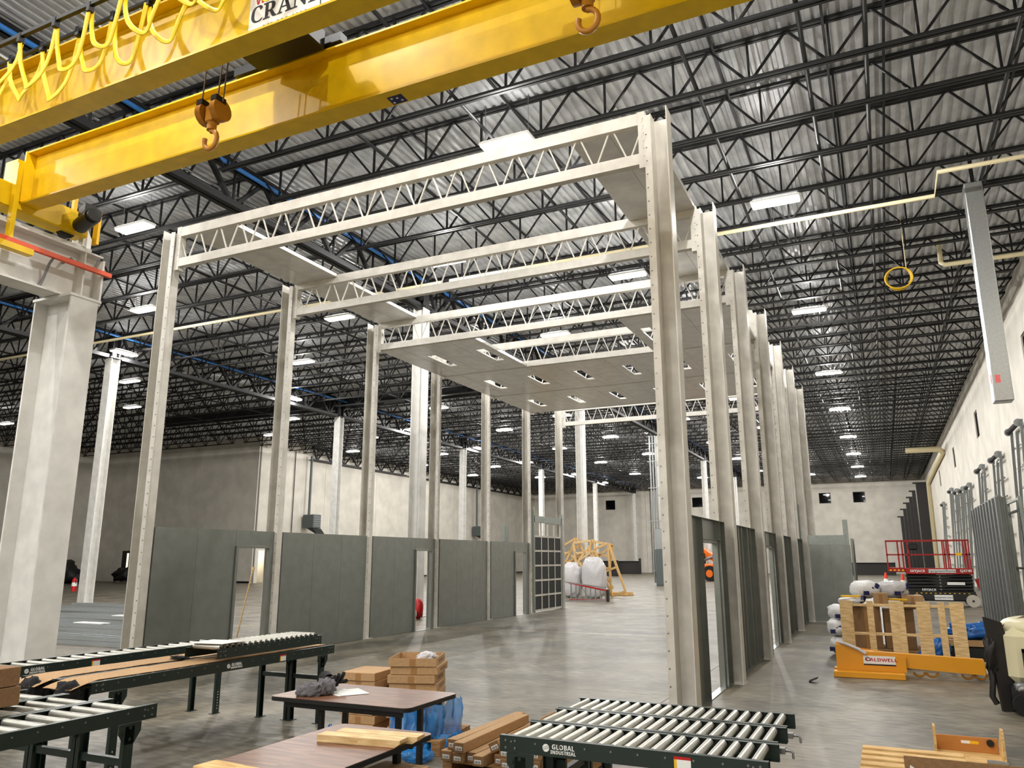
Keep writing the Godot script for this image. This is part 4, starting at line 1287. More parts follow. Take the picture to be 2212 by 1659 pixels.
func make_foreground() -> void:
	var H := 0.8
	# left group, running away from the camera
	var q := PI / 2
	var a := conveyor("long dark green roller conveyor at the back of the left group", Vector3(-7.66, 0, -4.36), q, 3.05, 0.43, 0.152, H, [0.2, 2.85], "dark green roller conveyors at left")
	sticker(a, 1.2, H, 0.43); rail_marks(a, 0.6, H, 0.43, true)
	var b1 := conveyor("dark green conveyor under brown paper with the short conveyor lying on it", Vector3(-6.22, 0, -4.44), q, 3.05, 0.43, 0.152, H, [0.25, 2.85], "dark green roller conveyors at left")
	sticker(b1, 2.2, H, 0.43); rail_marks(b1, 1.55, H, 0.43, true)
	conveyor("dark green conveyor under brown paper, second from the gap", Vector3(-6.67, 0, -4.44), q, 3.05, 0.43, 0.152, H, [0.25, 2.85], "dark green roller conveyors at left")
	conveyor("short conveyor with close rollers lying on top of the papered conveyor", Vector3(-6.2, 0, -5.72), q, 1.52, 0.42, 0.0762, 0.925, [], "dark green roller conveyors at left", true)
	var c1 := conveyor("dark green roller conveyor at lower left, nearest the tables", Vector3(-5.03, 0, -0.97), q, 3.05, 0.46, 0.152, H, [0.3, 2.85], "dark green roller conveyors at lower left")
	sticker(c1, 1.9, H, 0.46)
	conveyor("dark green roller conveyor at lower left, middle of three", Vector3(-5.5, 0, -0.97), q, 3.05, 0.46, 0.152, H, [0.3, 2.85], "dark green roller conveyors at lower left")
	conveyor("dark green roller conveyor at lower left, farthest of three", Vector3(-5.97, 0, -0.97), q, 3.05, 0.46, 0.152, H, [0.3, 2.85], "dark green roller conveyors at lower left")
	# right group across the picture
	var HG := 0.74
	var g1 := conveyor("short roller conveyor with white lettering on its front rail", Vector3(-2.16, 0, -4.84), 0, 1.52, 0.45, 0.0762, HG, [0.13, 1.38], "short conveyors in the foreground")
	rail_marks(g1, 0.4, HG, 0.45, true); sticker(g1, 1.08, HG, 0.45)
	conveyor("short roller conveyor in the middle of the foreground three", Vector3(-2.17, 0, -5.31), 0, 1.52, 0.45, 0.0762, HG, [0.2, 1.3], "short conveyors in the foreground")
	conveyor("short roller conveyor at the back of the foreground three", Vector3(-2.17, 0, -5.78), 0, 1.52, 0.45, 0.0762, HG, [0.2, 1.3], "short conveyors in the foreground")
	for k in 2:
		var hk := start()
		sweep(hk, [Vector3(0, 0, 0), Vector3(0.05, 0, 0), Vector3(0.06, -0.01, 0), Vector3(0.06, -0.04, 0)], 0.007, 6); box(hk, Vector3(-0.01, -0.015, -0.03), Vector3(0.02, 0.015, 0.03))
		var ho := part("rail_hook", hk, "bolt"); ho.position = Vector3(-0.638, 0.69, -4.92 - 0.42 * k); tag(ho, ["steel hook on the end of the front foreground conveyor", "steel hook on the end of the middle foreground conveyor"][k], "hook")
	# brown paper over the two long conveyors
	for k in 2:
		var st := start()
		var x0 := -6.18 if k == 0 else -6.62
		var n := FastNoiseLite.new(); n.seed = 60 + k; n.frequency = 1.3
		var rows := []
		for i in 41:
			var t := i / 40.0
			var z := lerpf(-4.3, -7.4, t)
			var row := []
			for j in 6:
				var y: float = 0.806 + 0.008 * absf(n.get_noise_2d(j * 0.3, z * 1.5)) - (0.05 * pow(clampf((0.08 - t) / 0.08, 0, 1), 1.5))
				row.append(Vector3(x0 + 0.34 * j / 5.0, y, z))
			rows.append(row)
		st.set_smooth_group(4)
		for i in 40:
			for j in 5:
				quad(st, rows[i][j], rows[i][j + 1], rows[i + 1][j + 1], rows[i + 1][j])
				quad(st, rows[i + 1][j] - Vector3(0, 0.003, 0), rows[i + 1][j + 1] - Vector3(0, 0.003, 0), rows[i][j + 1] - Vector3(0, 0.003, 0), rows[i][j] - Vector3(0, 0.003, 0))
		tag(part("paper_strip", st, "card"), ["long brown paper strip on the conveyor nearest the tables", "long brown paper strip on the conveyor nearest the back one"][k], "paper", "brown paper on the conveyors")
	for k in 2:
		var st := start(); blob(st, Vector3.ZERO, Vector3(0.1, 0.09, 0.07), 70 + k, 0.45, 1.6)
		var o := part("black_wrap", st, "black_matte"); o.position = Vector3(-5.95 - 0.45 * k, 0.72, -4.36)
		tag(o, ["bunched black plastic on the end of the papered conveyor, right one", "bunched black plastic on the end of the papered conveyor, left one"][k], "plastic")
	var st := start(); blob(st, Vector3.ZERO, Vector3(0.09, 0.012, 0.05), 77, 0.8, 2.5)
	var sc := part("black_scrap", st, "black_matte"); sc.position = Vector3(-6.3, 0.825, -5.75); tag(sc, "small black scrap on the brown paper", "scrap")
	st = start(); box(st, Vector3(-0.19, 0, -0.16), Vector3(0.19, 0.004, 0.16)); var wp := part("white_sheet", st, "paper"); wp.position = Vector3(-5.99, 0.964, -5.92); wp.rotation.y = 0.1; tag(wp, "white sheet on the near end of the short stacked conveyor", "paper")
	for k in 2:
		var o := carton(["brown carton with a red print at the left edge, lower", "brown carton at the left edge, on top"][k], Vector3(-5.5, 0.81 + 0.125 * k, -3.36 + 0.015 * k), Vector3(0.4, 0.12, 0.34), 0.1, "cartons at the left edge", false, "card_dark")
		st = start(); box(st, Vector3(0.06, 0.06, 0.171), Vector3(0.16, 0.09, 0.1725)); part("red_print", st, "red", o)
	# tables
	table("brown table with a grey rag and white paper on it", -4.34, -3.09, -5.56, -4.84, [[-0.32, 0.1], [0.38, 0.1], [-0.32, -0.2], [0.38, -0.2]])
	table("brown table in front with two pale planks on it", -3.22, -2.53, -4.27, -2.9, [[-0.22, -0.45], [0.2, -0.5], [-0.22, 0.5], [0.22, 0.5]])
	st = start()
	blob(st, Vector3(0, 0.04, 0), Vector3(0.09, 0.055, 0.07), 81, 0.5, 2.2, 0.0, 30, 18); blob(st, Vector3(0.08, 0.05, -0.05), Vector3(0.07, 0.06, 0.07), 82, 0.5, 2.6, 0.0, 26, 16); blob(st, Vector3(-0.08, 0.03, 0.02), Vector3(0.05, 0.04, 0.04), 83, 0.5, 2.6, 0.0, 22, 12)
	var rg := part("grey_rag", st, "rag"); rg.position = Vector3(-4.04, 0.74, -5.0); rg.rotation.y = 0.5; tag(rg, "crumpled grey rag on the far brown table", "rag")
	var gv := thing("work_glove", "black work glove lying behind the grey rag", "glove", Vector3(-4.12, 0.745, -5.3), 2.5)
	st = start(); blob(st, Vector3(0, 0.035, 0), Vector3(0.06, 0.03, 0.045), 84, 0.2, 3.0); part("palm", st, "black_matte", gv)
	for i in 4:
		st = start(); sweep(st, [Vector3(-0.04, 0.035, -0.03 + 0.02 * i), Vector3(-0.09, 0.05, -0.035 + 0.023 * i), Vector3(-0.13 - 0.01 * (i % 2), 0.075 + 0.008 * i, -0.04 + 0.026 * i)], 0.011, 7); part("finger", st, "black_matte", gv)
	st = start(); sweep(st, [Vector3(-0.01, 0.035, 0.035), Vector3(-0.04, 0.04, 0.065), Vector3(-0.07, 0.045, 0.075)], 0.012, 7); part("thumb", st, "black_matte", gv)
	st = start(); lathe(st, [Vector2(0.035, 0), Vector2(0.04, 0.05), Vector2(0.045, 0.09), Vector2(0.0, 0.09)], 12, Transform3D(Basis(Vector3(0, 0, 1), -PI / 2), Vector3(0.03, 0.04, 0))); part("cuff", st, "black_matte", gv)
	gv.scale = Vector3.ONE * 1.35
	for k in 2:
		st = start(); box(st, Vector3(-0.11, 0, -0.14), Vector3(0.11, 0.0015, 0.14)); var pa := part("paper_sheet", st, "paper"); pa.position = Vector3(-3.93 + 0.06 * k, 0.7405 + 0.002 * k, -5.2 - 0.03 * k); pa.rotation.y = 1.2 - 0.25 * k; tag(pa, ["white paper half under the grey rag", "white paper on top, pointing to the table middle"][k], "paper")
	for k in 2:
		st = start()
		prism(st, PackedVector2Array([Vector2(-0.26, 0), Vector2(0.23, 0), Vector2(0.26, 0.02), Vector2(0.26, 0.038), Vector2(-0.26, 0.038)]), 0.1, Transform3D(Basis(), Vector3(0, 0, -0.05)))
		var pl := part("plank", st, "wood_pale"); pl.position = Vector3(-2.77 + 0.04 * k, 0.741, -3.87 - 0.115 * k); pl.rotation.y = 0.12; tag(pl, ["pale plank on the front table, nearer the camera", "pale plank on the front table, behind the other"][k], "plank", "planks on the front table")
	st = start(); cbox(st, Vector3(-0.2, 0, -0.07), Vector3(0.24, 0.036, 0.07), 0.004); var pl2 := part("plank", st, "wood"); pl2.position = Vector3(-2.93, 0.741, -3.05); pl2.rotation.y = -0.1; tag(pl2, "orange plank at the bottom edge on the front table", "plank")
	for k in 2:
		var bx := carton(["brown carton under the front table, left", "brown carton under the front table, at its right leg"][k], Vector3(-2.95 + 0.33 * k, 0.0, -3.75 - 0.16 * k), Vector3(0.3, 0.6, 0.4), 0.0, "cartons under the front table")
		if k == 0:
			st = start(); box(st, Vector3(0.152, 0.3, -0.15), Vector3(0.153, 0.58, 0.12)); part("white_label", st, "white", bx)
			st = start(); tube(st, Vector3(0.153, 0.46, 0.0), Vector3(0.155, 0.46, 0.0), 0.05, 16); part("round_mark", st, "ink", bx)
	# carton stacks on a pallet with torn blue film
	pallet("wood_pallet", "wooden pallet under the flat carton stacks", Vector3(-4.42, 0, -6.86), 0.12, 1.1, 0.75)
	for i in 9:
		var o := carton("flat brown carton in the taller stack, %s from the floor" % nth(i), Vector3(-4.27 + 0.01 * sin(i * 2.0), 0.136 + 0.077 * i, -6.86 + 0.012 * cos(i * 3.1)), Vector3(0.46, 0.074, 0.52), 0.35 + 0.02 * sin(i * 1.7), "flat cartons on the pallet", i == 8)
		if i > 4:
			st = start(); box(st, Vector3(0.231, 0.02, -0.15), Vector3(0.2315, 0.05, 0.12)); part("print", st, "card_dark", o)
	for i in 7:
		carton("flat brown carton in the lower stack, %s from the floor" % nth(i), Vector3(-4.76 + 0.012 * sin(i * 2.6), 0.136 + 0.078 * i, -6.74 + 0.01 * cos(i * 2.1)), Vector3(0.36, 0.076, 0.46), 0.12 + 0.02 * sin(i * 2.2), "flat cartons on the pallet")
	st = start(); blob(st, Vector3.ZERO, Vector3(0.1, 0.05, 0.07), 90, 0.6, 3.0); var cf := part("clear_film", st, "plastic_wrap"); cf.position = Vector3(-4.2, 0.8, -6.9); tag(cf, "crumpled clear film in the open top carton", "film")
	st = start()
	film(st, [Vector3(-4.36, 0, -6.5), Vector3(-4.18, 0, -6.47), Vector3(-4.0, 0, -6.56), Vector3(-3.92, 0, -6.75), Vector3(-3.84, 0, -7.0)], 0.5, 0.02, 91)
	film(st, [Vector3(-4.05, 0, -6.5), Vector3(-3.88, 0, -6.62), Vector3(-3.72, 0, -6.9)], 0.2, 0.0, 95)
	blob(st, Vector3(-3.95, 0.04, -6.35), Vector3(0.14, 0.05, 0.1), 92, 0.6, 2.0, 0.005, 30, 16)
	tag(part("blue_film", st, "film_blue"), "torn blue stretch film around the taller carton stack", "film")
	st = start(); film(st, [Vector3(-5.1, 0, -6.6), Vector3(-4.98, 0, -6.42), Vector3(-4.75, 0, -6.38)], 0.2, 0.02, 94); tag(part("blue_film", st, "film_blue"), "scrap of blue film at the foot of the lower carton stack", "film")
	# long narrow cartons on a pallet beside the conveyors
	pallet("wood_pallet", "wooden pallet under the long narrow cartons", Vector3(-2.93, 0, -6.5), 0.0, 1.1, 1.0, "wood_grey", 7)
	var idx := 0
	for layer in 3:
		var row: Array = [[-3.42, -3.31, -3.2, -3.09, -2.97, -2.85, -2.74, -2.63, -2.52], [-3.38, -3.27, -3.0, -2.85, -2.74, -2.63], [-2.8, -2.69]][layer]
		for i in row.size():
			var x: float = row[i] + 0.008 * sin(i * 3.3 + layer)
			var y := 0.137 + 0.083 * layer
			var tilt := 0.45 if layer == 1 and i == 2 else 0.0
			var o := thing("long_carton", "long narrow brown carton, layer %s, %s from the left" % [["bottom", "middle", "top"][layer], nth(i)], "carton", Vector3(x, y, -6.5 + 0.05 * sin(idx * 2.7)), 0.02 * sin(idx * 1.9), "long cartons on the pallet")
			if tilt > 0: o.rotation.z = tilt; o.position.y += 0.02
			st = start(); cbox(st, Vector3(-0.047, 0, -0.75), Vector3(0.047, 0.08, 0.55), 0.004); part("body", st, "card", o)
			st = start(); box(st, Vector3(-0.044, 0.004, 0.55), Vector3(0.044, 0.076, 0.552)); part("end_label", st, "card_dark", o)
			st = start(); box(st, Vector3(-0.03, 0.02, 0.552), Vector3(0.032, 0.05, 0.553))
			part("white_print", st, "white", o)
			st = start()
			for bq in 7: box(st, Vector3(-0.026 + 0.008 * bq, 0.023, 0.553), Vector3(-0.026 + 0.008 * bq + 0.003 + 0.001 * (bq % 3), 0.042, 0.5535))
			part("bar_print", st, "ink", o)
			idx += 1

func film(st: SurfaceTool, path: Array, h: float, y0: float, sd: int) -> void:
	# a crumpled upright sheet along a floor path
	var n := FastNoiseLite.new(); n.seed = sd; n.frequency = 2.2; n.fractal_octaves = 3
	var c := Curve3D.new()
	for p in path: c.add_point(p)
	var l := c.get_baked_length()
	var nu := 40; var nv := 14
	var g := []
	for i in nu + 1:
		var row := []
		for j in nv + 1:
			var p := c.sample_baked(l * i / nu)
			var y := y0 + h * j / nv * (0.8 + 0.2 * n.get_noise_1d(i * 0.09))
			var d := Vector3(n.get_noise_3d(i * 0.11, j * 0.03, 0), 0, n.get_noise_3d(i * 0.11, j * 0.03, 9)) * 0.07
			d += Vector3(0, 0, 0.07) * pow(1.0 - j / float(nv), 2)
			row.append(p + Vector3(0, y, 0) + d)
		g.append(row)
	st.set_smooth_group(6)
	var off := Vector3(0.002, 0, -0.003)
	for i in nu:
		for j in nv:
			quad(st, g[i][j], g[i + 1][j], g[i + 1][j + 1], g[i][j + 1])
			quad(st, g[i][j + 1] + off, g[i + 1][j + 1] + off, g[i + 1][j] + off, g[i][j] + off)
	st.set_smooth_group(-1)

# ---------------------------------------------------------------- middle ground, seen past the booth
func stud(at: Vector3, turn: float, l: float, label: String, w := 0.15, h := 0.09) -> void:
	# open steel channel lying on its back
	var o := thing("steel_stud", label, "steel channel", at, turn, "galvanised channels on the floor")
	var st := start()
	box(st, Vector3(-l / 2, 0, -w / 2), Vector3(l / 2, 0.003, w / 2)); box(st, Vector3(-l / 2, 0.003, -w / 2), Vector3(l / 2, h, -w / 2 + 0.003)); box(st, Vector3(-l / 2, 0.003, w / 2 - 0.003), Vector3(l / 2, h, w / 2))
	box(st, Vector3(-l / 2, h - 0.003, -w / 2 + 0.003), Vector3(l / 2, h, -w / 2 + 0.03)); box(st, Vector3(-l / 2, h - 0.003, w / 2 - 0.03), Vector3(l / 2, h, w / 2 - 0.003))
	part("channel", st, "galv_stud", o)

func make_middle() -> void:
	# galvanised channels on the floor behind the left wall of the booth
	var n := 0
	for row in 9:
		for lay in 2 if row % 2 == 0 else 1:
			var z := -11.6 - 1.05 * row
			var x := -16.5 - 1.15 * row + 0.5 * lay
			stud(Vector3(x, 0.002 + 0.1 * lay, z), 0.03 * sin(row * 2.1 + lay), 5.2 - 0.3 * lay, "galvanised channel on the floor left of the booth, %s row%s" % [nth(row), ", upper" if lay else ""], 0.2, 0.095)
			n += 1
	for i in 3:
		var st := start(); box(st, Vector3(-0.5, 0, -0.14), Vector3(0.5, 0.02, 0.14)); var o := part("white_strip", st, "white"); o.position = Vector3(-18.2 - 1.3 * i, 0.2 if i % 2 == 0 else 0.1, -13.75 - 2.1 * i if i < 2 else -17.9)
		tag(o, ["short white strip on the channels, nearest", "short white strip on the channels, middle", "short white strip on the channels, farthest"][i], "strip")
		o.position.y = 0.2 if i != 1 else 0.2
	var st := start(); cbox(st, Vector3(-0.6, 0, -0.3), Vector3(0.6, 0.06, 0.3), 0.01); var dk := part("black_mat", st, "black_matte"); dk.position = Vector3(-35, 0.0, -29.5); tag(dk, "flat black piece on the bare floor at left", "mat")
	# things behind the first doorway: broom handle, dark door leaf
	st = start(); tube(st, Vector3(0, 0, 0), Vector3(0.12, 1.55, -0.25), 0.016, 8); tube(st, Vector3(0.12, 1.53, -0.25), Vector3(0.125, 1.6, -0.26), 0.03, 8)
	var br := part("wooden_pole", st, "wood_pale"); br.position = Vector3(-12.0, 0.0, -12.3); tag(br, "pale wooden pole leaning in the first left doorway", "pole")
	st = start(); prism(st, PackedVector2Array([Vector2(0, 0), Vector2(0.16, 0), Vector2(0.2, 1.9), Vector2(0.05, 1.9)]), 0.04); var dl := part("upright_board", st, "black_matte"); dl.position = Vector3(-12.25, 0, -12.0); tag(dl, "dark upright panel edge in the first left doorway", "panel")
	# red and white item behind the second doorway
	var sw := thing("floor_machine", "small white machine with a red hose behind the second left doorway", "machine", Vector3(-12.85, 0, -20.3))
	st = start(); blob(st, Vector3(0, 0.17, 0.15), Vector3(0.17, 0.15, 0.16), 101, 0.1, 1.0, 0.005); part("body", st, "white", sw)
	st = start(); blob(st, Vector3(0.08, 0.3, -0.15), Vector3(0.13, 0.28, 0.12), 102, 0.25, 2.0, 0.005); part("red_case", st, "red", sw)
	st = start(); tube(st, Vector3(-0.07, 0.2, 0.3), Vector3(-0.06, 0.2, 0.33), 0.05, 12); part("dial", st, "black", sw)
	# timber, frames and wrapped bags by the second column
	var wd := thing("lumber_stack", "stack of short lumber behind the wrapped bags", "lumber", Vector3(-14.6, 0, -36.4))
	for i in 9:
		for j in 3:
			st = start(); cbox(st, Vector3(-1.6, 0.16 * i, -0.55 + 0.37 * j), Vector3(0.35 + 0.05 * sin(i + j), 0.14 + 0.16 * i, -0.22 + 0.37 * j), 0.01); part("beam", st, "wood" if (i + j) % 3 else "wood_grey", wd)
	rng.seed = 5
	for k in 7:
		var o := thing("timber_frame", "loose timber frame on the lumber heap, %s from the left" % nth(k), "timber frame", Vector3(-15.4 + 0.62 * k, 0.0 if k > 4 else 1.47, -36.2 + 0.12 * k), 0.12 * (k % 3) - 0.1, "timber frames on the heap")
		var hh: float = [0.9, 0.7, 0.8, 1.0, 1.1, 1.9, 2.3][k]
		var lean: float = [0.2, -0.4, 0.5, 0.1, -0.2, 0.55, 0.35][k]
		var w := 0.75 if k > 4 else 1.1
		var b := Transform3D(Basis(Vector3(0, 0, 1), lean), Vector3(0, 0.045, 0))
		for s in [[Vector3(0, 0, 0), Vector3(0, hh, 0)], [Vector3(w, 0, 0), Vector3(w, hh, 0)], [Vector3(0, 0, 0), Vector3(w, 0, 0)], [Vector3(0, hh, 0), Vector3(w, hh, 0)], [Vector3(0, hh * 0.5, 0), Vector3(w, hh * 0.5, 0)], [Vector3(0, 0, 0), Vector3(w, hh, 0)]]:
			st = start(); bar(st, b * s[0], b * s[1], 0.09, 0.09, Vector3(0, 0, 1)); part("member", st, "wood_pale" if k % 2 else "wood", o)
	for k in 4:
		st = start(); cbox(st, Vector3(-0.9, 0, -0.08), Vector3(0.9, 0.08, 0.08), 0.006); var bo := part("loose_board", st, "wood"); bo.position = Vector3(-12.1 - 0.1 * k, 0.0 + 0.085 * (k % 2), -37.6 + 0.7 * (k / 2)); bo.rotation.y = 0.2 * k - 0.2; tag(bo, "loose board on the floor right of the lumber heap, %s" % nth(k), "board", "loose boards by the heap")
	for k in 2:
		var bg := thing("wrapped_bag", ["tall bulk bag wrapped in cloudy plastic, shorter left one", "tall bulk bag wrapped in cloudy plastic, right one"][k], "bag", Vector3(-13.3 + 1.1 * k, 0, -34.6))
		st = start(); blob(st, Vector3(0, 0.78 + 0.13 * k, 0), Vector3(0.48 + 0.08 * k, 0.8 + 0.14 * k, 0.42), 110 + k, 0.12, 2.5, 0.005, 30, 20); part("bag", st, "plastic_wrap", bg)
	# stepladder lying on its side
	var ld := thing("stepladder", "red and grey stepladder lying on its side on the floor", "ladder", Vector3(-12.4, 0, -31.9))
	for s in 2:
		st = start(); bar(st, Vector3(0, 0.04 + 0.72 * s, 0), Vector3(1.75, 0.06 + 0.38 * s, 0.05), 0.03, 0.07); part("side_rail", st, "red", ld)
		st = start(); bar(st, Vector3(-0.05, 0.03 + 0.78 * s, 0.5), Vector3(1.7, 0.06 + 0.5 * s, 0.08), 0.03, 0.05); part("rear_rail", st, "conduit", ld)
	for i in 8:
		var t := (i + 0.5) / 8.0
		st = start(); bar(st, Vector3(1.75 * t, 0.06, 0.03), Vector3(1.75 * t, lerpf(0.74, 0.42, t), 0.03), 0.08, 0.03); part("step", st, "conduit", ld)
	st = start(); cbox(st, Vector3(1.72, 0.0, -0.06), Vector3(1.8, 0.5, 0.16), 0.01); part("top_cap", st, "black", ld)
	# dark steel beams on the floor before the far wall
	for k in 3:
		var o := thing("steel_beam", ["dark steel beam lying near the far wall, nearer one", "dark steel beam lying near the far wall, long one with end plate", "dark steel beam lying near the far wall behind the booth end wall"][k], "beam", [Vector3(-29.5, 0, -79.0), Vector3(-32.0, 0, -91.0), Vector3(-5.2, 0, -93.0)][k], [-0.12, 0.02, 0.0][k])
		st = start(); i_beam(st, 0.45, [1.55, 1.5, 1.3][k], 0.05, 0.04, [4.3, 5.6, 6.0][k]); part("beam", st, "brown_steel", o)
		st = start(); box(st, Vector3([4.3, 5.6, 6.0][k], 0, -0.4), Vector3([4.36, 5.68, 6.05][k], [1.6, 1.8, 1.35][k], 0.4)); part("end_plate", st, "brown_steel", o)
	# orange telehandler far behind the right doorway
	var th := thing("telehandler", "orange telehandler far away behind the right doorway", "vehicle", Vector3(-13.2, 0, -64.5), -0.3)
	st = start(); cbox(st, Vector3(-1.8, 0.75, -0.9), Vector3(1.3, 1.35, 0.9), 0.1); part("chassis", st, "cab_orange", th)
	st = start(); prism(st, PackedVector2Array([Vector2(-1.5, 2.9), Vector2(-1.1, 3.2), Vector2(2.6, 1.0), Vector2(2.3, 0.7)]), 0.5, Transform3D(Basis(), Vector3(0, 0, -0.1))); part("boom", st, "cab_orange", th)
	st = start(); tube(st, Vector3(-0.6, 1.4, 0.5), Vector3(0.9, 1.9, 0.5), 0.12, 10); part("lift_cylinder", st, "conduit", th)
	st = start(); cbox(st, Vector3(-1.0, 1.35, 0.25), Vector3(0.2, 2.2, 0.95), 0.06); part("cab", st, "black", th)
	for x in [-1.35, 0.85]:
		for z in [-0.85, 0.85]:
			st = start(); tube(st, Vector3(x, 0.6, z - 0.2), Vector3(x, 0.6, z + 0.2), 0.6, 20); var wh := part("tyre", st, "black_matte", th)
			st = start(); tube(st, Vector3(x, 0.6, z - 0.21), Vector3(x, 0.6, z + 0.21), 0.3, 14); part("rim", st, "cab_orange", wh)
	cone(Vector3(-23.8, 0, -93.5), "orange traffic cone before the far wall near the conduit column")

func cone(at: Vector3, label: String) -> void:
	var c := thing("traffic_cone", label, "cone", at)
	var st := start(); box(st, Vector3(-0.25, 0, -0.25), Vector3(0.25, 0.05, 0.25)); part("base", st, "black_matte", c)
	st = start(); lathe(st, [Vector2(0.2, 0.05), Vector2(0.05, 0.95), Vector2(0, 0.96)], 14); part("body", st, "cone", c)
	st = start(); lathe(st, [Vector2(0.137, 0.45), Vector2(0.11, 0.62)], 14); part("band", st, "white", c)

# ---------------------------------------------------------------- the right side
func make_right_side() -> void:
	var st: SurfaceTool
	# pallet standing upright
	var p := thing("standing_pallet", "pale wooden pallet standing upright behind the yellow boom", "pallet", Vector3(0.1, 0, -14.7))
	var xs := [-0.87, -0.42, -0.03, 0.38, 0.68, 0.86]
	var ws := [0.2, 0.1, 0.22, 0.2, 0.1, 0.2]
	var lean := Transform3D(Basis(Vector3(1, 0, 0), -0.06), Vector3.ZERO)
	xs = [-0.79, -0.42, -0.02, 0.37, 0.63, 0.85]
	for i in 6:
		st = start(); cbox(st, Vector3(xs[i] - ws[i] / 2, 0.02, 0.05), Vector3(xs[i] + ws[i] / 2, 1.05, 0.07), 0.003, lean); part("deck_board", st, "wood_pale", p)
	for y in [0.02, 0.5, 0.96]:
		st = start(); cbox(st, Vector3(-0.88, y, -0.05), Vector3(0.95, y + 0.045, 0.05), 0.004, lean); part("stringer", st, "wood_pale", p)
	# forklift boom attachment
	var b := thing("lifting_boom", "yellow forklift boom attachment with hooks lying on the floor", "boom", Vector3(-0.86, 0, -13.55), 0.03)
	b.scale = Vector3(1, 0.74, 1)
	st = start(); prism(st, PackedVector2Array([Vector2(0.02, 0.12), Vector2(0.98, 0.12), Vector2(0.98, 0.42), Vector2(0.36, 0.52), Vector2(0.14, 0.62), Vector2(0.02, 0.62)]), 0.03, Transform3D(Basis(), Vector3(0, 0, 0.1))); part("side_plate", st, "boom_yellow", b)
	st = start(); prism(st, PackedVector2Array([Vector2(0.02, 0.12), Vector2(0.98, 0.12), Vector2(0.98, 0.42), Vector2(0.36, 0.52), Vector2(0.14, 0.62), Vector2(0.02, 0.62)]), 0.03, Transform3D(Basis(), Vector3(0, 0, -0.24))); part("side_plate", st, "boom_yellow", b)
	st = start(); prism(st, PackedVector2Array([Vector2(0.32, 0.5), Vector2(2.0, 0.42), Vector2(2.0, 0.13), Vector2(0.95, 0.2), Vector2(0.32, 0.22)]), 0.16, Transform3D(Basis(), Vector3(0, 0, -0.1))); part("box_beam", st, "boom_yellow", b)
	st = start(); prism(st, PackedVector2Array([Vector2(2.0, 0.36), Vector2(2.45, 0.34), Vector2(2.45, 0.16), Vector2(2.0, 0.16)]), 0.1, Transform3D(Basis(), Vector3(0, 0, -0.07))); part("inner_beam", st, "wood_pale", b)
	for z in [-0.3, 0.14]:
		st = start(); cbox(st, Vector3(-0.03, 0, z), Vector3(0.95, 0.12, z + 0.17), 0.012); part("fork_pocket", st, "boom_yellow", b)
	for q in [1.15, 1.32, 1.78, 1.95]:
		st = start()
		var hp := []
		for i in 9:
			var a := PI * 1.05 + PI * 0.95 * i / 8.0
			hp.append(Vector3(q + cos(a) * 0.075, 0.13 + sin(a) * 0.09, -0.02))
		sweep(st, hp, 0.018, 6)
		part("hook", st, "hook_orange", b)
	st = start(); box(st, Vector3(0.4, 0.26, 0.131), Vector3(0.84, 0.42, 0.134)); var pl := part("maker_plate", st, "white", b)
	st = start(); box(st, Vector3(0.4, 0.235, 0.131), Vector3(0.84, 0.262, 0.1345)); part("black_stripe", st, "black", pl)
	text("CALDWELL", 0.062, "red", pl, Transform3D(Basis(), Vector3(0.65, 0.345, 0.135)), "plate_lettering")
	st = start(); sweep(st, [Vector3(0.43, 0.33, 0.136), Vector3(0.43, 0.37, 0.136), Vector3(0.46, 0.395, 0.136), Vector3(0.49, 0.37, 0.136), Vector3(0.49, 0.33, 0.136), Vector3(0.43, 0.33, 0.136)], 0.005, 5); part("house_mark", st, "ink", pl)
	st = start(); box(st, Vector3(2.02, 0.18, 0.031), Vector3(2.2, 0.34, 0.033)); var dg := part("diagram_plate", st, "white", b)
	st = start()
	for i in 3: bar(st, Vector3(2.05 + 0.05 * i, 0.2, 0.034), Vector3(2.08 + 0.05 * i, 0.31, 0.034), 0.008, 0.001)
	part("diagram_lines", st, "ink", dg)
	st = start(); sweep(st, [Vector3(0.08, 0.66, 0.12), Vector3(0.2, 0.62, 0.14), Vector3(0.34, 0.54, 0.14), Vector3(0.44, 0.46, 0.15)], 0.03, 7); part("wrapped_chain", st, "plastic_wrap", b)
	# heap of bags and cartons behind the standing pallet
	var pal := pallet("wood_pallet", "wooden pallet under the bags and cartons at right", Vector3(-0.15, 0, -16.6), 0, 1.3, 1.2)
	pal.set_meta("group", "")
	pal.remove_meta("group")
	var bags := [[Vector3(-0.93, 0.02, -16.3), Vector3(0.16, 0.16, 0.3)], [Vector3(-0.95, 0.33, -16.35), Vector3(0.17, 0.16, 0.32)], [Vector3(-0.9, 0.62, -16.4), Vector3(0.17, 0.14, 0.3)], [Vector3(-0.42, 1.02, -16.5), Vector3(0.24, 0.16, 0.26)], [Vector3(0.06, 1.02, -16.55), Vector3(0.2, 0.16, 0.26)], [Vector3(-0.66, 0.9, -16.3), Vector3(0.22, 0.07, 0.22)]]
	var bl := ["at the foot of the heap", "second up on the left side", "third up on the left side", "on top with blue print, left", "on top in cloudy plastic, right", "below the top bag"]
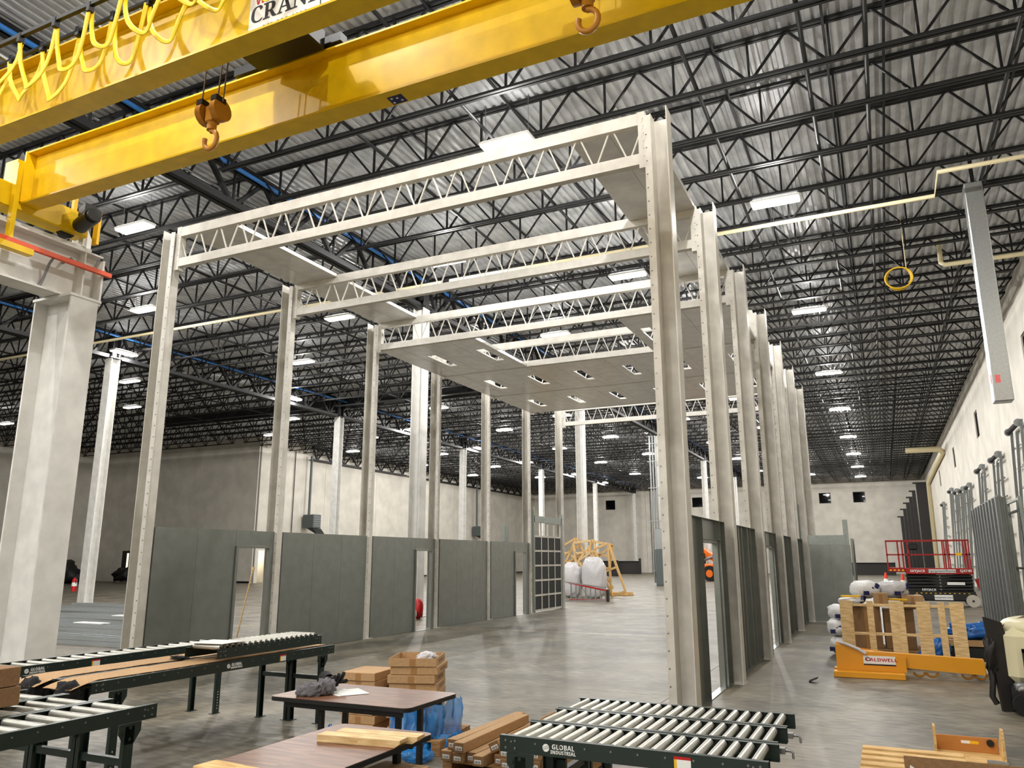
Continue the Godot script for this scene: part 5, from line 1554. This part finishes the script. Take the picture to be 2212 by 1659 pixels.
	for i in bags.size():
		var g := thing("white_bag", "white plastic bag with blue print %s" % bl[i], "bag", bags[i][0], 0.2 * i, "white bags on the heap")
		var r: Vector3 = bags[i][1]
		st = start(); blob(st, Vector3(0, r.y, 0), r, 120 + i, 0.14, 1.3, -9.0, 26, 16); part("bag", st, "bag_white" if i != 4 else "plastic_wrap", g)
		st = start()
		for q in 3:
			var f := Transform3D(Basis(Vector3(0, 0, 1), 0.5 * q) * 1.0, Vector3(-0.12 + 0.11 * q, r.y + 0.06 * (q - 1), r.z * 0.93))
			box(st, Vector3(-0.045, -0.035, -0.05), Vector3(0.045, 0.035, 0.012), f)
		part("blue_print", st, "print_blue", g)
	var crt := [[Vector3(-0.45, 0.136, -16.5), Vector3(0.5, 0.75, 0.5), "tall brown carton on the heap pallet, left"], [Vector3(0.1, 0.136, -16.55), Vector3(0.5, 0.7, 0.5), "tall brown carton on the heap pallet, middle"], [Vector3(0.36, 0.84, -16.55), Vector3(0.36, 0.24, 0.4), "open brown carton on top of the heap"], [Vector3(-0.16, 0.89, -16.15), Vector3(0.24, 0.24, 0.2), "small brown carton at the front of the heap"]]
	for c in crt: carton(c[2], c[0], c[1], 0.05, "cartons on the heap", false, "card" if c[1].y < 0.5 else "card_dark")
	st = start(); cbox(st, Vector3(-0.3, 0, -0.12), Vector3(0.3, 0.05, 0.12), 0.01); var bb := part("black_bar", st, "black"); bb.position = Vector3(0.13, 0.89, -16.2); tag(bb, "flat black bar on the cartons of the heap", "bar")
	for k in 2:
		st = start(); cbox(st, Vector3(-0.17, 0, -0.03), Vector3(0.17, 0.035, 0.03), 0.006); var yl := part("yellow_level", st, "label_yellow"); yl.position = [Vector3(-0.66, 1.045, -16.12), Vector3(0.12, 1.0, -16.1)][k]; yl.rotation.y = [0.2, -0.4][k]; tag(yl, ["yellow strap across the left bags of the heap", "yellow strap beside the small carton of the heap"][k], "strap")
	# things on the floor to the right of it: carton, blue tarp, dark crates
	st = start(); cbox(st, Vector3(-0.5, 0, -0.4), Vector3(0.5, 0.28, 0.4), 0.02); var dc := part("dark_case", st, "lift_grey"); dc.position = Vector3(1.3, 0, -16.2); tag(dc, "low dark case on the floor under the blue tarp", "case")
	st = start(); box(st, Vector3(-0.45, 0, -0.38), Vector3(0.5, 0.1, 0.42)); var cd := part("card_lid", st, "card"); cd.position = Vector3(1.3, 0.281, -16.2); tag(cd, "brown cardboard lid on the dark case", "carton")
	st = start(); blob(st, Vector3(0, 0.1, 0), Vector3(0.42, 0.13, 0.3), 140, 1.0, 2.0, 0.0, 30, 16); var tr := part("blue_tarp", st, "tarp_blue"); tr.position = Vector3(1.35, 0.382, -16.2); tag(tr, "crumpled blue tarp on the dark case", "tarp")
	st = start(); blob(st, Vector3(0, 0.16, 0), Vector3(0.2, 0.2, 0.2), 141, 1.0, 2.5, 0.0, 30, 16); var tr2 := part("blue_tarp", st, "tarp_blue"); tr2.position = Vector3(0.62, 0, -15.6); tag(tr2, "blue film bundle behind the right end of the standing pallet", "tarp")
	st = start(); cbox(st, Vector3(-0.14, 0, -0.14), Vector3(0.14, 0.34, 0.14), 0.01); var gc := part("grey_carton", st, "card_dark"); gc.position = Vector3(1.45, 0.0, -18.2); tag(gc, "small dark carton behind the blue tarp", "carton")
	# stack of grey corrugated sheets standing on edge, with channel frames beside it
	var cs := thing("sheet_stack", "tall stack of grey ribbed steel sheets standing by the right wall", "sheet stack", Vector3(2.0, 0, -19.6), 0.0)
	for i in 4:
		st = start(); box(st, Vector3(0.045 * i, 0, -2.6 - 0.05 * i), Vector3(0.045 * i + 0.035, 2.9 - 0.01 * (i % 3), 2.5 - 0.07 * i)); part("sheet", st, "galv_dull", cs)
	for i in 10:
		st = start(); box(st, Vector3(-0.03, 0.02, -2.4 + 0.53 * i), Vector3(0.0, 2.88, -2.3 + 0.53 * i)); part("sheet_rib", st, "galv_dull", cs)
	for k in 3:
		var o := thing("channel_frame", "grey steel channel frame leaning beside the ribbed sheets, %s from them" % nth(k), "steel frame", Vector3(2.42 + 0.26 * k, 0, -17.6 + 0.3 * k), 0.0, "channel frames at right")
		for z in [0.0, -1.6]:
			st = start(); cbox(st, Vector3(-0.03, 0, z - 0.05), Vector3(0.03, 2.9 - 0.18 * k, z + 0.05), 0.004); part("upright", st, "galv", o)
		for y in [1.55, 2.65 - 0.18 * k, 2.86 - 0.18 * k]:
			st = start(); bar(st, Vector3(0, y, -1.55), Vector3(0, y, -0.05), 0.05, 0.04); part("rung", st, "galv", o)
	# tank machine at the right edge
	var tk := thing("tank_machine", "cream plastic tank machine with yellow and red hoses at the right edge", "machine", Vector3(1.62, 0, -11.4))
	st = start(); cbox(st, Vector3(-0.45, 0.3, -0.45), Vector3(0.5, 0.95, 0.35), 0.1); blob(st, Vector3(0.02, 0.93, -0.05), Vector3(0.46, 0.14, 0.4), 150, 0.02, 1.0); part("tank", st, "tank_cream", tk)
	st = start(); sweep(st, [Vector3(-0.46, 0.35, 0.1), Vector3(-0.48, 0.7, 0.1), Vector3(-0.44, 0.95, 0.1), Vector3(-0.2, 1.07, 0.12), Vector3(0.2, 1.09, 0.12)], 0.012, 6); part("tank_seam", st, "rope", tk)
	st = start(); box(st, Vector3(-0.46, 0.06, -0.5), Vector3(0.55, 0.3, 0.45)); part("skid", st, "black", tk)
	st = start()
	for x in [-0.3, 0.35]: box(st, Vector3(x, 0.28, 0.36), Vector3(x + 0.05, 0.72, 0.42))
	box(st, Vector3(-0.3, 0.68, 0.36), Vector3(0.4, 0.72, 0.42))
	part("roll_bar", st, "black", tk)
	st = start(); sweep(st, [Vector3(-0.12, 0.88, 0.38), Vector3(-0.16, 0.7, 0.42), Vector3(-0.14, 0.45, 0.46), Vector3(-0.05, 0.2, 0.5), Vector3(0.2, 0.1, 0.5)], 0.02, 8); part("yellow_hose", st, "cable_yellow", tk)
	st = start(); sweep(st, [Vector3(-0.14, 0.88, 0.38), Vector3(0.1, 0.89, 0.4), Vector3(0.4, 0.9, 0.38)], 0.016, 6); part("hose_fitting", st, "black", tk)
	st = start()
	for i in 3: tube(st, Vector3(-0.26, 0.2, 0.42 + 0.03 * i), Vector3(-0.26, 0.2, 0.445 + 0.03 * i), 0.1, 14)
	part("red_reel", st, "red", tk)
	st = start(); blob(st, Vector3(-0.36, 0.3, 0.42), Vector3(0.07, 0.06, 0.05), 152, 0.3, 3.0); part("pump", st, "conduit", tk)
	st = start(); box(st, Vector3(-0.05, 0.3, 0.4), Vector3(0.4, 0.62, 0.5)); part("engine", st, "lift_grey", tk)
	for x in [-0.35, 0.4]:
		st = start(); tube(st, Vector3(x, 0.12, 0.42), Vector3(x, 0.12, 0.52), 0.12, 14); part("wheel", st, "black_matte", tk)
	# dark leaning panel with a torn cover in front of the tank
	var dp := thing("leaning_cover", "dark brown board leaning against the tank machine, torn cover on it", "board", Vector3(1.04, 0, -11.2))
	st = start(); prism(st, PackedVector2Array([Vector2(0.02, 0), Vector2(0.34, 0), Vector2(0.12, 1.0), Vector2(-0.06, 1.06)]), 0.06, Transform3D(Basis(Vector3.UP, 0.25), Vector3(0, 0, 0))); part("board", st, "brown_steel", dp)
	st = start(); blob(st, Vector3(-0.02, 0.62, 0.02), Vector3(0.06, 0.2, 0.06), 160, 0.8, 3.0, -9, 22, 14); sweep(st, [Vector3(-0.04, 0.6, 0.03), Vector3(-0.03, 0.35, 0.03), Vector3(-0.06, 0.16, 0.05), Vector3(-0.02, 0.08, 0.05)], 0.035, 7); part("torn_cover", st, "brown_steel", dp)
	# scissor lift
	scissor_lift()
	extinguisher(Vector3(4.72, 0.75, -52.5), "red fire extinguisher on the right wall behind the scissor lift")
	cone(Vector3(-0.1, 0, -50.0), "orange traffic cone left of the scissor lift, farther one")
	cone(Vector3(0.7, 0, -46.5), "orange traffic cone left of the scissor lift, nearer one")
	# crate, flat pallet and open carton at the bottom right
	var fp := thing("slat_pallet", "pale wooden slat pallet lying on the floor at the bottom right", "pallet", Vector3(0.02, 0, -7.65))
	for i in 5:
		st = start(); cbox(st, Vector3(-0.37, 0.09, 0.36 - 0.2 * i), Vector3(0.42, 0.12, 0.47 - 0.2 * i), 0.004); part("slat", st, "wood", fp)
	for x in [-0.34, 0.0, 0.36]:
		st = start(); cbox(st, Vector3(x, 0, -0.45), Vector3(x + 0.05, 0.09, 0.47), 0.004); part("runner", st, "wood", fp)
	var cr := thing("plywood_cradle", "orange plywood cradle with two upright ends at the bottom right", "cradle", Vector3(0.5, 0, -8.45))
	st = start(); cbox(st, Vector3(-0.27, 0.0, -0.2), Vector3(0.27, 0.03, 0.2), 0.004); part("base_board", st, "wood", cr)
	for s in [-1, 1]:
		st = start(); prism(st, PackedVector2Array([Vector2(-0.2, 0.03), Vector2(0.2, 0.03), Vector2(0.16, 0.1), Vector2(-0.1, 0.3), Vector2(-0.2, 0.3)]), 0.018, Transform3D(Basis(Vector3(0, 0, -1), Vector3.UP, Vector3(1, 0, 0)), Vector3(s * 0.26 - 0.009, 0, 0))); part("end_board", st, "wood", cr)
	st = start(); cbox(st, Vector3(-0.25, 0.03, -0.2), Vector3(0.25, 0.16, -0.18), 0.003); part("back_board", st, mat("ply", Color(0.72, 0.47, 0.2), 0.6), cr)
	st = start(); box(st, Vector3(-0.04, 0.1, -0.18), Vector3(0.03, 0.125, -0.178)); part("white_tag", st, "white", cr)
	st = start(); box(st, Vector3(0.03, 0.1, -0.18), Vector3(0.1, 0.125, -0.178)); part("yellow_tag", st, "label_yellow", cr)
	st = start(); tube(st, Vector3(0.19, 0.12, -0.18), Vector3(0.19, 0.12, -0.15), 0.03, 12); part("black_knob", st, "black", cr)
	for s in [-1, 1]:
		st = start(); box(st, Vector3(s * 0.2 - 0.08, 0.03, 0.17), Vector3(s * 0.2 + 0.08, 0.05, 0.21)); part("steel_clip", st, "galv_bright", cr)
	var ob := thing("open_carton", "large open brown carton at the bottom right corner", "carton", Vector3(0.45, 0, -4.95), -0.03)
	st = start(); box(st, Vector3(-0.48, 0.0, -0.4), Vector3(0.6, 0.006, 0.4)); part("bottom", st, "card_dark", ob)
	st = start(); box(st, Vector3(-0.48, 0.006, -0.4), Vector3(0.6, 0.63, -0.393)); part("back_side", st, "card_dark", ob)
	st = start(); box(st, Vector3(-0.48, 0.006, 0.393), Vector3(0.6, 0.5, 0.4)); part("front_side", st, "card", ob)
	st = start(); box(st, Vector3(-0.48, 0.006, -0.393), Vector3(-0.473, 0.57, 0.393)); part("left_side", st, "card_dark", ob)
	st = start(); box(st, Vector3(0.593, 0.006, -0.393), Vector3(0.6, 0.57, 0.393)); part("right_side", st, "card_dark", ob)
	st = start(); prism(st, PackedVector2Array([Vector2(-0.46, 0.52), Vector2(-0.45, 0.59), Vector2(-0.3, 0.5), Vector2(-0.2, 0.34), Vector2(-0.46, 0.34)]), 0.004, Transform3D(Basis(), Vector3(0, 0, -0.36))); part("paper_lining", st, "paper", ob)
	st = start(); cbox(st, Vector3(-0.06, 0, -0.07), Vector3(0.07, 0.014, 0.08), 0.003, Transform3D(Basis(Vector3(0, 0, 1), 0.4), Vector3(0, 0.02, 0))); var ch := part("wood_chip", st, "brown_steel"); ch.position = Vector3(-1.12, 0.01, -12.6); tag(ch, "small dark chip on the bare floor right of the columns", "chip")

func scissor_lift() -> void:
	var s := thing("scissor_lift", "red scissor lift with a dark grey folded scissor stack by the right wall", "lift", Vector3(1.75, 0, -34.0))
	var st := start(); cbox(st, Vector3(-1.1, 0.2, -0.5), Vector3(1.12, 0.5, 0.5), 0.04); part("chassis", st, "lift_grey", s)
	for x in [-0.82, 0.98]:
		for z in [-0.52, 0.52]:
			st = start(); tube(st, Vector3(x, 0.22, z - 0.09), Vector3(x, 0.22, z + 0.09), 0.22, 20); var w := part("wheel", st, "tyre", s)
			st = start(); tube(st, Vector3(x, 0.22, z - 0.1), Vector3(x, 0.22, z + 0.1), 0.04, 10); part("hub", st, "lift_grey", w)
	for i in 5:
		for k in 2:
			st = start()
			var y := 0.56 + 0.12 * i
			cbox(st, Vector3(-1.1, y, 0.3 - 0.08 * k), Vector3(1.06, y + 0.095, 0.36 - 0.08 * k), 0.03, Transform3D(Basis(Vector3(0, 0, 1), 0.015 * (1 - 2 * k)), Vector3.ZERO))
			cbox(st, Vector3(-1.1, y, -0.36 + 0.08 * k), Vector3(1.06, y + 0.095, -0.3 + 0.08 * k), 0.03, Transform3D(Basis(Vector3(0, 0, 1), 0.015 * (1 - 2 * k)), Vector3.ZERO))
			part("scissor_arm", st, "lift_grey", s)
		st = start(); tube(st, Vector3(0.0, 0.61 + 0.12 * i, -0.38), Vector3(0.0, 0.61 + 0.12 * i, 0.38), 0.03, 8); part("pivot", st, "conduit", s)
	st = start(); box(st, Vector3(-1.1, 0.5, -0.45), Vector3(1.1, 0.55, 0.45)); part("deck_base", st, "lift_grey", s)
	st = start(); box(st, Vector3(-0.98, 0.46, 0.501), Vector3(1.0, 0.5, 0.503)); part("hazard_band", st, "black", s)
	st = start()
	for i in 12: box(st, Vector3(-0.85 + 0.155 * i, 0.468, 0.503), Vector3(-0.79 + 0.155 * i, 0.492, 0.505))
	part("hazard_marks", st, "label_yellow", s)
	st = start(); box(st, Vector3(-0.25, 0.24, 0.5), Vector3(0.35, 0.42, 0.503)); var pt := part("rental_plate", st, "white", s)
	text("equipment rental", 0.05, "ink", pt, Transform3D(Basis(), Vector3(0.05, 0.33, 0.504)), "plate_lettering")
	st = start(); box(st, Vector3(0.22, 0.78, 0.375), Vector3(0.8, 0.88, 0.378)); part("arm_plate", st, "white", s)
	text("SKYJACK", 0.085, "white", s, Transform3D(Basis(), Vector3(-0.4, 0.6, 0.378)), "chassis_lettering")
	# platform with guard rails; the extension deck sticks out to the left
	st = start(); cbox(st, Vector3(-1.12, 1.16, -0.5), Vector3(1.1, 1.38, 0.5), 0.02); cbox(st, Vector3(-1.72, 1.24, -0.46), Vector3(-1.12, 1.4, 0.46), 0.02); var pf := part("platform", st, "lift_red", s)
	text("SKYJACK", 0.09, "white", pf, Transform3D(Basis(), Vector3(-0.72, 1.28, 0.502)), "platform_lettering")
	st = start(); box(st, Vector3(-0.36, 1.22, 0.5), Vector3(0.55, 1.34, 0.503)); var rp := part("platform_plate", st, "white", pf)
	text("EquipmentRental", 0.08, "ink", rp, Transform3D(Basis(), Vector3(0.1, 1.28, 0.504)), "plate_lettering")
	text("SJ4740", 0.09, "white", pf, Transform3D(Basis(), Vector3(0.87, 1.29, 0.502)), "platform_lettering")
	st = start()
	for i in 4: box(st, Vector3(-1.66 + 0.14 * i, 1.28, 0.46), Vector3(-1.59 + 0.14 * i, 1.33, 0.463))
	part("platform_marks", st, "label_yellow", pf)
	for z in [-0.46, 0.46]:
		for y in [1.88, 2.4]:
			st = start(); bar(st, Vector3(-1.72, y, z), Vector3(1.08, y, z), 0.045, 0.05); part("guard_rail", st, "lift_red", s)
		for x in [-1.7, -1.3, -1.15, -0.95, 0.25, 0.4, 0.95, 1.05]:
			st = start(); bar(st, Vector3(x, 1.38, z), Vector3(x, 2.4, z), 0.045, 0.045); part("guard_post", st, "lift_red", s)
	for x in [-1.7, 1.06]:
		for y in [1.88, 2.4]:
			st = start(); bar(st, Vector3(x, y, -0.46), Vector3(x, y, 0.46), 0.045, 0.05); part("guard_rail", st, "lift_red", s)
	st = start(); cbox(st, Vector3(-0.95, 2.05, 0.3), Vector3(-0.62, 2.3, 0.55), 0.05); part("control_box", st, "black", s)
	st = start(); box(st, Vector3(0.6, 1.84, 0.44), Vector3(0.8, 1.94, 0.5)); part("yellow_manual_case", st, "label_yellow", s)
	st = start(); bar(st, Vector3(1.2, 1.0, 0.3), Vector3(1.42, 0.35, 0.3), 0.06, 0.16); part("access_ladder", st, "lift_red", s)

# ---------------------------------------------------------------- far right wall
func make_far() -> void:
	var st: SurfaceTool
	# tall galvanised door tracks with rungs, standing against the right wall
	var tz := [[-32.6, 6.5], [-38.6, 6.1], [-44.6, 6.2], [-51.5, 5.9], [-55.5, 6.0], [-59.5, 6.2], [-63.8, 6.6], [-73.0, 6.2]]
	for i in tz.size():
		var z: float = tz[i][0]; var h: float = tz[i][1]
		var t := thing("door_track", "galvanised dock door track with rungs on the right wall, %s from the camera" % nth(i), "door track", Vector3(4.35, 0, z), 0, "door tracks along the right wall")
		var a := Transform3D(Basis(Vector3(0, 0, 1), 0.0), Vector3.ZERO)
		for s in 3:
			st = start(); bar(st, Vector3(0.05 - 0.12 * (s % 2), 0, -1.2 + 1.2 * s), Vector3(0.4, h - 0.3 * (s % 2), -1.5 + 1.2 * s), 0.06, 0.1); part("rail", st, "galv_dull", t)
		for r in int(h / 0.75):
			var y := 0.5 + 0.75 * r
			st = start(); bar(st, Vector3(0.42, y, -1.55), Vector3(0.42, y, 1.0), 0.05, 0.06); part("rung", st, "galv_dull", t)
		st = start(); tube(st, Vector3(0.32, h - 0.1, -1.6), Vector3(0.32, h - 0.1, 0.7), 0.09, 10); part("spring_coil", st, "black_matte", t)
		st = start()
		for e in [-1.7, 0.75]: tube(st, Vector3(0.32, h - 0.1, e), Vector3(0.32, h - 0.1, e + 0.06), 0.14, 14)
		part("cable_drum", st, "conduit", t)
	# dark brown dock enclosures that step up in the far right corner
	for i in 6:
		var x: float = [1.9, 2.25, 2.6, 2.95, 3.3, 3.75][i]
		var w: float = 0.36 if i < 5 else 1.05
		var h: float = [6.3, 7.1, 7.75, 8.35, 9.0, 9.85][i]
		var d := thing("dark_upright", "dark brown steel upright in the far right corner, %s from the left" % nth(i), "upright", Vector3(x, 0, -97.0 + 0.25 * i), 0, "dark uprights in the far corner")
		st = start(); box(st, Vector3(0, 0, -0.3), Vector3(w - 0.03, h, 0.3)); part("shaft", st, "brown_steel", d)
		st = start(); box(st, Vector3(-0.3, h - 0.12, -0.35), Vector3(w - 0.03, h, 0.35)); part("cap", st, "brown_steel", d)
	# dark heap and cart before the dark left wall
	var ht := thing("dark_heap", "heap of dark covered goods before the dark wall at left", "heap", Vector3(-62.0 + 3.4, 0, -40.5))
	st = start(); blob(st, Vector3(0, 0.7, 0), Vector3(2.6, 1.0, 1.2), 170, 0.5, 0.8, 0.0, 30, 16); part("cover", st, "brown_steel", ht)
	st = start(); cbox(st, Vector3(-2.2, 1.7, -0.6), Vector3(0.3, 2.3, 0.6), 0.05); part("carton", st, "bag_white", ht)
	var ct := thing("brush_cart", "dark bushy cart standing before the lit door at left", "cart", Vector3(-54.5, 0, -43.5))
	st = start(); blob(st, Vector3(0, 0.65, 0), Vector3(0.8, 0.45, 0.5), 171, 0.7, 1.5, 0.2, 26, 14); part("load", st, "brown_steel", ct)
	for x in [-0.5, 0.45]:
		st = start(); tube(st, Vector3(x, 0.12, 0.3), Vector3(x, 0.12, 0.4), 0.12, 12); part("wheel", st, "conduit", ct)
	st = start(); box(st, Vector3(-0.6, 0.14, -0.35), Vector3(0.6, 0.24, 0.4)); part("frame", st, "black", ct)
	# drop cables on the far wall
	st = start(); tube(st, Vector3(-27.2, 0.0, -99.85), Vector3(-27.2, 10.8, -99.85), 0.05, 6); tag(part("drop_cable", st, "grey_box"), "thin dark cable down the far wall beside the conduit column", "cable")
